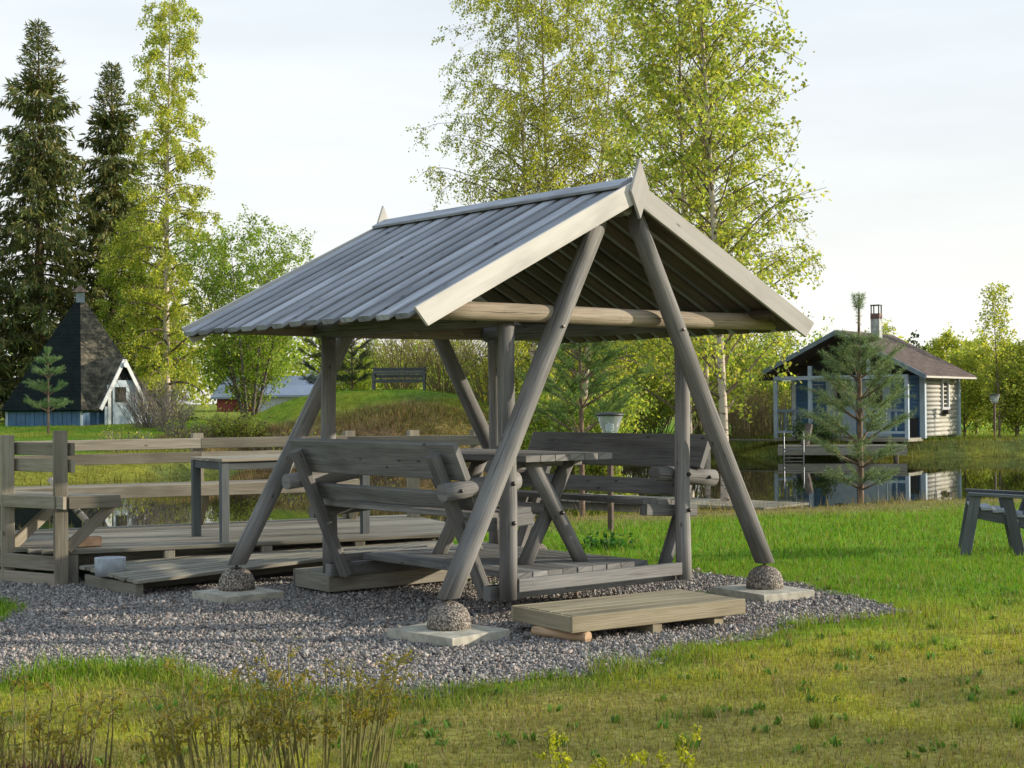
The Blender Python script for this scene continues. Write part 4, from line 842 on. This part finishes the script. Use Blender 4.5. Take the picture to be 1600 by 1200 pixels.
# platform: nine boards running along the benches
nP = 9; wP = 1.26/nP
for i in range(nP):
    x = -.63+wP*(i+.5); MB().bar((x, -.95+random.uniform(-.006, .006), .287), (x, .96, .287), wP-.008, .045, c=.004).build('platform_plank', M['board'], sw)
def bench(side):
    b_ = part_empty('bench', sw); 
    X = lambda x: -x*side if side < 0 else -x     # coordinates below are for the bench on the negative x side
    m_ = -1 if side > 0 else 1
    def P_(x, y, z): return (m_*x, m_*y, z)
    lean = Vector(P_(-.43, 0, .94)); lean.normalize()
    for y in (-.87, .87):
        MB().bar(P_(-.845, y, .17), P_(-1.285, y, 1.14), .11, .075, up=P_(.94, 0, .43), c=.02).build('upright', M['log'], b_)
    bn = P_(.9, 0, .43)
    MB().bar(P_(-1.165, -1.03, 1.10), P_(-1.165, 1.05, 1.10), .045, .275, up=lean, c=.008).build('backrest_board', M['board'], b_)
    MB().bar(P_(-1.025, -1.0, .825), P_(-1.025, 1.0, .825), .04, .125, up=lean, c=.008).build('backrest_board', M['board'], b_)
    for k, x in enumerate((-.90, -.755, -.61)):
        MB().bar(P_(x, -1.0, .722+.012*k), P_(x, 1.0, .722+.012*k), .138, .04, c=.006).build('seat_plank', M['board'], b_)
    for y in (-.99, .99):
        yy = y; 
        ar = MB().log(P_(-1.30, yy, .895), P_(-.66, yy, .955), .062, .058, n=14, k=4).build('armrest', M['log'], b_, smooth=True)
        for e in (-1, 1): bolt(Vector(P_(-1.19, yy, .907))+Vector((0, e*.057, 0)), (0, e, 0), ar, .013)
        MB().bar(P_(-1.08, yy, .655), P_(-.55, yy, .69), .075, .085, c=.006).build('seat_bearer', M['board'], b_)
        MB().bar(P_(-.93, yy, .20), P_(-.72, yy, .20), .08, .1, c=.006).build('foot_block', M['board'], b_)
bench(-1); bench(1)
tb = part_empty('table', sw); nT = 6; wT = .84/nT
for i in range(nT):
    x = -.42+wT*(i+.5); MB().bar((x, -.80, 1.087), (x, .84, 1.087), wT-.006, .045, c=.005).build('tabletop_plank', M['board'], tb)
for e in (-1, 1):
    y = e*.58
    MB().bar((-.34, y-e*.06, 1.04), (.34, y-e*.06, 1.04), .06, .05).build('cross_batten', M['board'], tb)
    lgt = MB().log((-.22, y+e*.055, 1.05), (.24, y+e*.055, .311), .056, n=14, k=4, cut0=(0, 0, 1), cut1=(0, 0, 1)).build('leg', M['log'], tb, smooth=True)
    MB().log((.22, y-e*.055, 1.05), (-.2, y-e*.055, .311), .056, n=14, k=4, cut0=(0, 0, 1), cut1=(0, 0, 1)).build('leg', M['log'], tb, smooth=True)
    bolt((0.01, y+e*.108, .68), (0, e, 0), lgt)
MB().log((0, -.55, .70), (0, .55, .70), .045, n=12, k=3).build('stretcher', M['log'], tb, smooth=True)

# steps at either side of the swing
def step_box(label, x0, y0, lx, ly, z, h, rz, nb, mat, front=-1):
    t_ = thing('deck_step', label, 'step', (x0, y0, 0), rz, 'low plank steps by the swing'); w_ = ly/nb
    w_ = (ly-.07)/nb
    for i in range(nb): MB().bar((.034, .035+w_*(i+.5), z-.016+random.uniform(-.002, .002)), (lx-.034, .035+w_*(i+.5), z-.016), w_-.006, .028).build('step_plank', mat, t_)
    for y in (.016, ly-.016): MB().bar((.0, y, z-h/2-.003), (lx, y, z-h/2-.003), .03, h).build('side_board', mat, t_)
    for x in (.016, lx-.016): MB().bar((x, .033, z-h/2-.004), (x, ly-.033, z-h/2-.004), .03, h-.003).build('end_board', mat, t_)
    return t_
step_box('clean tan plank step lying in front of the swing entrance', -1.10, -.73, 1.42, .68, .172, .10, -.10, 5, M['newdeck'])
step_box('shaded grey plank step behind the swing on the deck side', -.93, 2.30, 1.7, .56, .17, .14, -.03, 4, M['deck'])
pl = thing('firewood_log', 'short orange log wedged under the near corner of the tan step', 'log', (-1.0, -.62, 0)); MB().log((-.06, .3, .035), (.02, -.12, .035), .036, n=10, k=3).build('split_log', M['firewood'], pl, smooth=True)
p2 = MB().bar((-.45, -.45, .034), (-.42, -.78, .034), .09, .068).build('wood_block', M['newdeck']); tag(p2, 'small wooden block under the middle of the tan step', 'block')
p3 = MB().bar((.1, -.35, .034), (.13, -.8, .034), .09, .068).build('support_beam', M['newdeck']); tag(p3, 'shaded support timber under the tan step', 'timber')
p4 = MB().bar((-.7, 2.6, .012), (.6, 2.56, .012), .1, .03).build('support_beam', M['deck']); tag(p4, 'support timber under the grey step behind the swing', 'timber')

# ------------------------------------------------------------------ deck with railings, ramp, table
dA = -.28; dk = thing('pond_deck', 'large wooden pond deck with built in benches and rail fence', 'deck', (-2.2, 4.42, 0), dA)
iv = Matrix.Rotation(-dA, 3, 'Z')
def DL(x, y, z): v = iv@Vector((x+2.2, y-4.42, 0)); return Vector((v.x, v.y, z))
DZ = .285
nD = 17; DW = 2.42/nD
for i in range(nD):
    y = DW*(i+.5); x1 = 3.55+.35*min(1, i/9)
    MB().bar((-.647*y+random.uniform(-.01, .01), y, DZ-.016), (x1+random.uniform(-.01, .01), y, DZ-.016), DW-.007, .032).build('deck_plank', M['deck'], dk)
for y in (.4, 1.2, 2.3): MB().bar((.03-.6*y, y, DZ-.11), (3.5, y, DZ-.11), .05, .15).build('joist', M['deck'], dk)
for x in (.1, .9, 1.75, 2.6, 3.4): MB().bar((x, .06, .0), (x, .06, DZ-.035), .09, .09, up=(0, 1, 0)).build('deck_post', M['deck'], dk)
for z, h in ((.185, .12), (.04, .12)): MB().bar((-.04, -.03, z), (-1.33, 1.96, z), .035, h).build('skirt_board', M['rail'], dk)
corner = DL(1.5, 5.72, 0); end = DL(2.6, 4.95, 0); posts = [(0.0, 0.0), (-.37, .57), (-1.45, 2.36), (1.62, 2.36), (corner.x, corner.y), ]
mid = (corner+end)/2; posts += [(mid.x, mid.y), (end.x, end.y)]
for k, (x, y) in enumerate(posts):
    MB().bar((x, y, -.15 if k > 2 else -.02), (x, y, 1.285 if k < 1 else 1.245 if k < 2 else 1.2), .108, .108, up=(0, 1, 0)).build('rail_post', M['rail'], dk)
for z in (1.13, .99):
    MB().bar((.10, -.03, z), (-1.36, 2.25, z), .038, .108).build('rail', M['rail'], dk)
    MB().bar((-1.4, 2.285, z-.03), (1.64, 2.285, z-.03), .038, .105).build('rail', M['rail'], dk)
    MB().bar((1.645, 2.285, z-.03), (corner.x+.02, corner.y-.08, z-.03), .038, .105).build('rail', M['rail'], dk)
    dd = (end-corner).normalized(); nn = Vector((dd.y, -dd.x, 0))*.075
    MB().bar(corner+nn+Vector((-.03, 0, z-.04)), end+nn+dd*.05+Vector((0, 0, z-.04)), .038, .105).build('rail', M['rail'], dk)
# seats: along the left side and along the pond side
for k in range(3):
    o_ = .065+.125*k; a_ = Vector((o_*1.1926, -.04, .725)); MB().bar(a_, a_+Vector((-.544, .839, 0))*2.2, .118, .034, cut0=(0, 1, 0)).build('seat_plank', M['rail'], dk)
    MB().bar((-1.2, 2.22-k*.145, .70), (corner.x-.05, 2.22-k*.145+(corner.y-2.36)*.95, .70), .138, .034).build('seat_plank', M['rail'], dk)
MB().bar((.06, -.075, .69), (.475, -.075, .69), .035, .105).build('seat_fascia', M['rail'], dk)
MB().bar((.02, -.115, .69), (-1.45, 2.15, .69), .035, .105).build('seat_fascia', M['rail'], dk)
MB().bar((.46, -.055, .69), (-.7, 1.82, .69), .03, .105).build('seat_fascia', M['rail'], dk)
MB().bar((-.5, 1.84, .655), (corner.x-.05, 1.84+(corner.y-2.36)*.95, .655), .035, .115).build('seat_fascia', M['rail'], dk)
MB().bar((.05, .0, .30), (.42, .0, .655), .05, .09).build('brace', M['rail'], dk)
MB().bar((-.33, .6, .30), (.1, .86, .66), .05, .09).build('brace', M['rail'], dk)
for x in (1.62, corner.x): MB().bar((x, 2.28 if x < 2 else corner.y-.08, .29), (x, 1.92 if x < 2 else corner.y-.45, .64), .05, .12, up=(0, 1, 1)).build('brace', M['rail'], dk)

rp = thing('ramp_deck', 'low sloping plank ramp between the gravel and the pond deck', 'ramp', (-2.08, 3.24, 0), .01)
nR = 10; wR = 1.05/nR
for i in range(nR):
    y = wR*(i+.5); MB().bar((random.uniform(-.01, .01), y, .118+.004*i), (3.1, y, .21+.0005*i), wR-.008, .028).build('ramp_plank', M['deck'], rp)
MB().bar((.05, .06, .045), (.05, 1.0, .05), .06, .1).build('end_board', M['deck'], rp)
for y in (.45, .95): MB().bar((.1, y, .055), (3.0, y, .12), .05, .1).build('joist', M['deck'], rp)
sb = MB().log((-2.02, 3.86, .12), (-2.02, 3.86, .262), .125, .122, n=22, k=1, wob=.0).build('concrete_drum', plain('drum_concrete', (.30,.33,.35), .8, .2, 12), smooth=True); tag(sb, 'round grey concrete drum standing on the end of the ramp', 'drum')
wb = MB().bar((-1.98, 4.62, .335), (-1.78, 4.58, .335), .1, .08).build('firewood_block', M['bark']); tag(wb, 'dark reddish piece of firewood on the deck by the post', 'firewood')
bp_ = MB().log(DL(0, 0, 0)*0+Vector((-.55, 6.55, -.2)), Vector((-1.15, 7.2, .75)), .035, n=8, k=3).build('birch_pole', M['birch'], smooth=True); tag(bp_, 'pale birch pole leaning under the seat at the pond side', 'pole')
# grey parsons table on the deck
dt_ = thing('deck_table', 'dark grey square legged table standing on the pond deck', 'table', (-.83, 4.2, DZ), -.13)
for (x, y) in ((.03, .0), (.03, .7), (1.40, .0), (1.40, .7)): MB().bar((x, y, .0), (x, y, .70), .075, .06, up=(0, 1, 0)).build('leg', M['bench_grey'], dt_)
for (a, c_) in (((.03, -.0), (1.4, -.0)), ((.03, .7), (1.4, .7))): MB().bar((a[0]+.04, a[1], .665), (c_[0]-.04, c_[1], .665), .05, .07).build('apron', M['bench_grey'], dt_)
for x in (.03, 1.40): MB().bar((x, .035, .665), (x, .665, .665), .05, .07).build('apron', M['bench_grey'], dt_)
for k in range(5): MB().bar((-.01, .02+k*.165, .715), (1.44, .02+k*.165, .715), .16, .026).build('tabletop_plank', M['rail'], dt_)
# boardwalk on the near shore
bw = thing('boardwalk', 'weathered grey boardwalk along the near edge of the pond', 'boardwalk', (*W(3.72, 20.95), 0), YAW+2.45)
for k in range(42): MB().bar((k*.145, -.62, .015+random.uniform(-.006, .006)), (k*.145, .62, .015), .135, .035).build('plank', M['deck'], bw)
for y in (-.45, .45): MB().bar((-.05, y, -.07), (6.1, y, -.07), .08, .12).build('beam', M['deck'], bw)

# garden bench on the mound
gb_ = house_frame('garden_bench', 'dark slatted garden bench on top of the grassy mound', 'bench', -4.15, 45.3, 0)
gb_.location.z -= .1
for x in (0, 1.52):
    MB().bar((x, 0, -.1), (x, 0, .6), .07, .06, up=(0, 1, 0)).build('leg', M['darkwood'], gb_); MB().bar((x, .45, -.1), (x, .55, .80), .07, .06, up=(0, 1, 0)).build('leg', M['darkwood'], gb_)
    MB().bar((x, -.04, .62), (x, .5, .62), .08, .035).build('armrest', M['darkwood'], gb_)
for k in range(4): MB().bar((-.03, .04+k*.11, .42), (1.55, .04+k*.11, .42), .1, .03).build('seat_slat', M['darkwood'], gb_)
for k in range(3): MB().bar((.0, .46+k*.022, .53+k*.105), (1.52, .46+k*.022, .53+k*.105), .03, .09).build('back_slat', M['darkwood'], gb_)
MB().bar((-.03, -.02, .37), (1.55, -.02, .37), .03, .08).build('front_rail', M['darkwood'], gb_)

# garden chair at the picture's right edge
gc = thing('garden_chair', 'dark splay legged garden chair on the lawn, cut by the picture edge', 'chair', (*W(4.30, 14.45), 0), YAW-.25)
for y in (0, .62):
    MB().bar((0.0, y, -.02), (.10, y, .56), .10, .045, up=(0, 1, 0)).build('leg', M['darkwood'], gc)
    MB().bar((.50, y, -.02), (.38, y, .56), .10, .045, up=(0, 1, 0)).build('leg', M['darkwood'], gc)
    MB().bar((.03, y, .575), (.66, y, .545), .10, .03).build('armrest', M['darkwood'], gc)
    MB().bar((.06, y+.035 if y == 0 else y-.035, .40), (.62, y+.035 if y == 0 else y-.035, .29), .03, .10).build('seat_rail', M['darkwood'], gc)
    MB().bar((.52, y+.05 if y == 0 else y-.05, .25), (.78, y+.05 if y == 0 else y-.05, .98), .045, .08, up=(1, 0, -.3)).build('back_post', M['darkwood'], gc)
for k in range(5): MB().bar((.09+k*.105, -.0, .455-k*.021), (.09+k*.105, .62, .455-k*.021), .095, .024).build('seat_slat', M['roof'], gc)
for k in range(4): MB().bar((.60+k*.045, .0, .45+k*.14), (.60+k*.045, .62, .45+k*.14), .022, .12, up=(.35, 0, .93)).build('back_slat', M['darkwood'], gc)

# ------------------------------------------------------------------ young perennial shoots in the foreground
M['shoot'] = plain('shoot_stem', (.17,.155,.042), .7, .3, 20)
def shoots(label, loc, n, rad, H, group, nleaf=36, cpal=((.27,.23,.035), (.29,.21,.045), (.23,.23,.03))):
    root = thing('perennial_clump', label, 'plant', loc, 0, group); st = MB(); P = []; D = []
    for k in range(n):
        a = random.random()*6.283; d = rad*math.sqrt(random.random()); p0 = (d*math.cos(a), d*math.sin(a)*.6, -.02); h = H*random.uniform(.6, 1.1)
        pt = curve(p0, (.18*math.cos(a), .18*math.sin(a), 1), h, 6, -.05, .28); hook = curve(pt[-1], pt[-1]-pt[-2], h*.2, 3, 1.6, .6)
        st.tube(np.concatenate([pt, hook[1:]]), [.0042]*4+[.0034]*3+[.0024, .002, .0014], 5)
        for q_ in range(3):
            s = random.uniform(.72, .98); p2 = along(pt, np.array([s]))[0]; tw = curve(p2, rng.normal(size=3)*.6+np.array([0, 0, .7]), h*random.uniform(.1, .22), 3, .8, .5); st.tube(tw, [.0022, .002, .0016, .001], 4)
            t = rng.uniform(.35, 1, nleaf//3)*2.99; i = t.astype(int); P.append(tw[i]*(1-(t-i))[:, None]+tw[i+1]*(t-i)[:, None]); D.append(rng.normal(size=(nleaf//3, 3))+np.array([0, 0, -.4]))
    st.build('stems', M['shoot'], root, kind='stuff'); P = np.concatenate(P); D = np.concatenate(D)
    npmesh('young_leaves', *leaf_quads(P+rng.normal(0, .006, P.shape), .021, leafcol(len(P), cpal), asp=.5, dirs=D), M['leaf'], root, kind='stuff')
pg = 'clumps of young perennial shoots in the foreground'
for (r, f, n, rad, H, lab) in ((-1.86, 5.75, 40, .34, .42, 'reddish clump of young stems in the near corner of the lawn'), (-1.06, 5.72, 40, .28, .46, 'hooked olive stems left of the tallest foreground shoots'), (-.74, 5.85, 44, .28, .51, 'tallest foreground clump of olive hooked stems')):
    x, y = W(r, f); shoots(lab, (x, y, 0), n, rad, H, pg)
x, y = W(.42, 5.75); shoots('yellow leaved young plant low in the near foreground', (x, y, 0), 14, .4, .25, pg, 60, ((.40,.40,.03), (.34,.37,.03)))

x, y = W(-1.85, 5.55); dcl = thing('dried_clump', 'matted reddish brown dead leaves of last year in the bottom corner', 'plant', (x, y, 0), 0)
n = 700; a = rng.uniform(0, 6.283, n); d = .34*np.sqrt(rng.random(n)); Pd = np.stack([d*np.cos(a), d*np.sin(a), rng.uniform(0, .07, n)], 1)
npmesh('dead_leaves', *blades(Pd, rng.uniform(.05, .16, n), .012, leafcol(n, [(.16,.08,.05), (.22,.13,.07), (.1,.055,.04)]), 1.0, 1.1, True), M['dry'], dcl, kind='stuff')
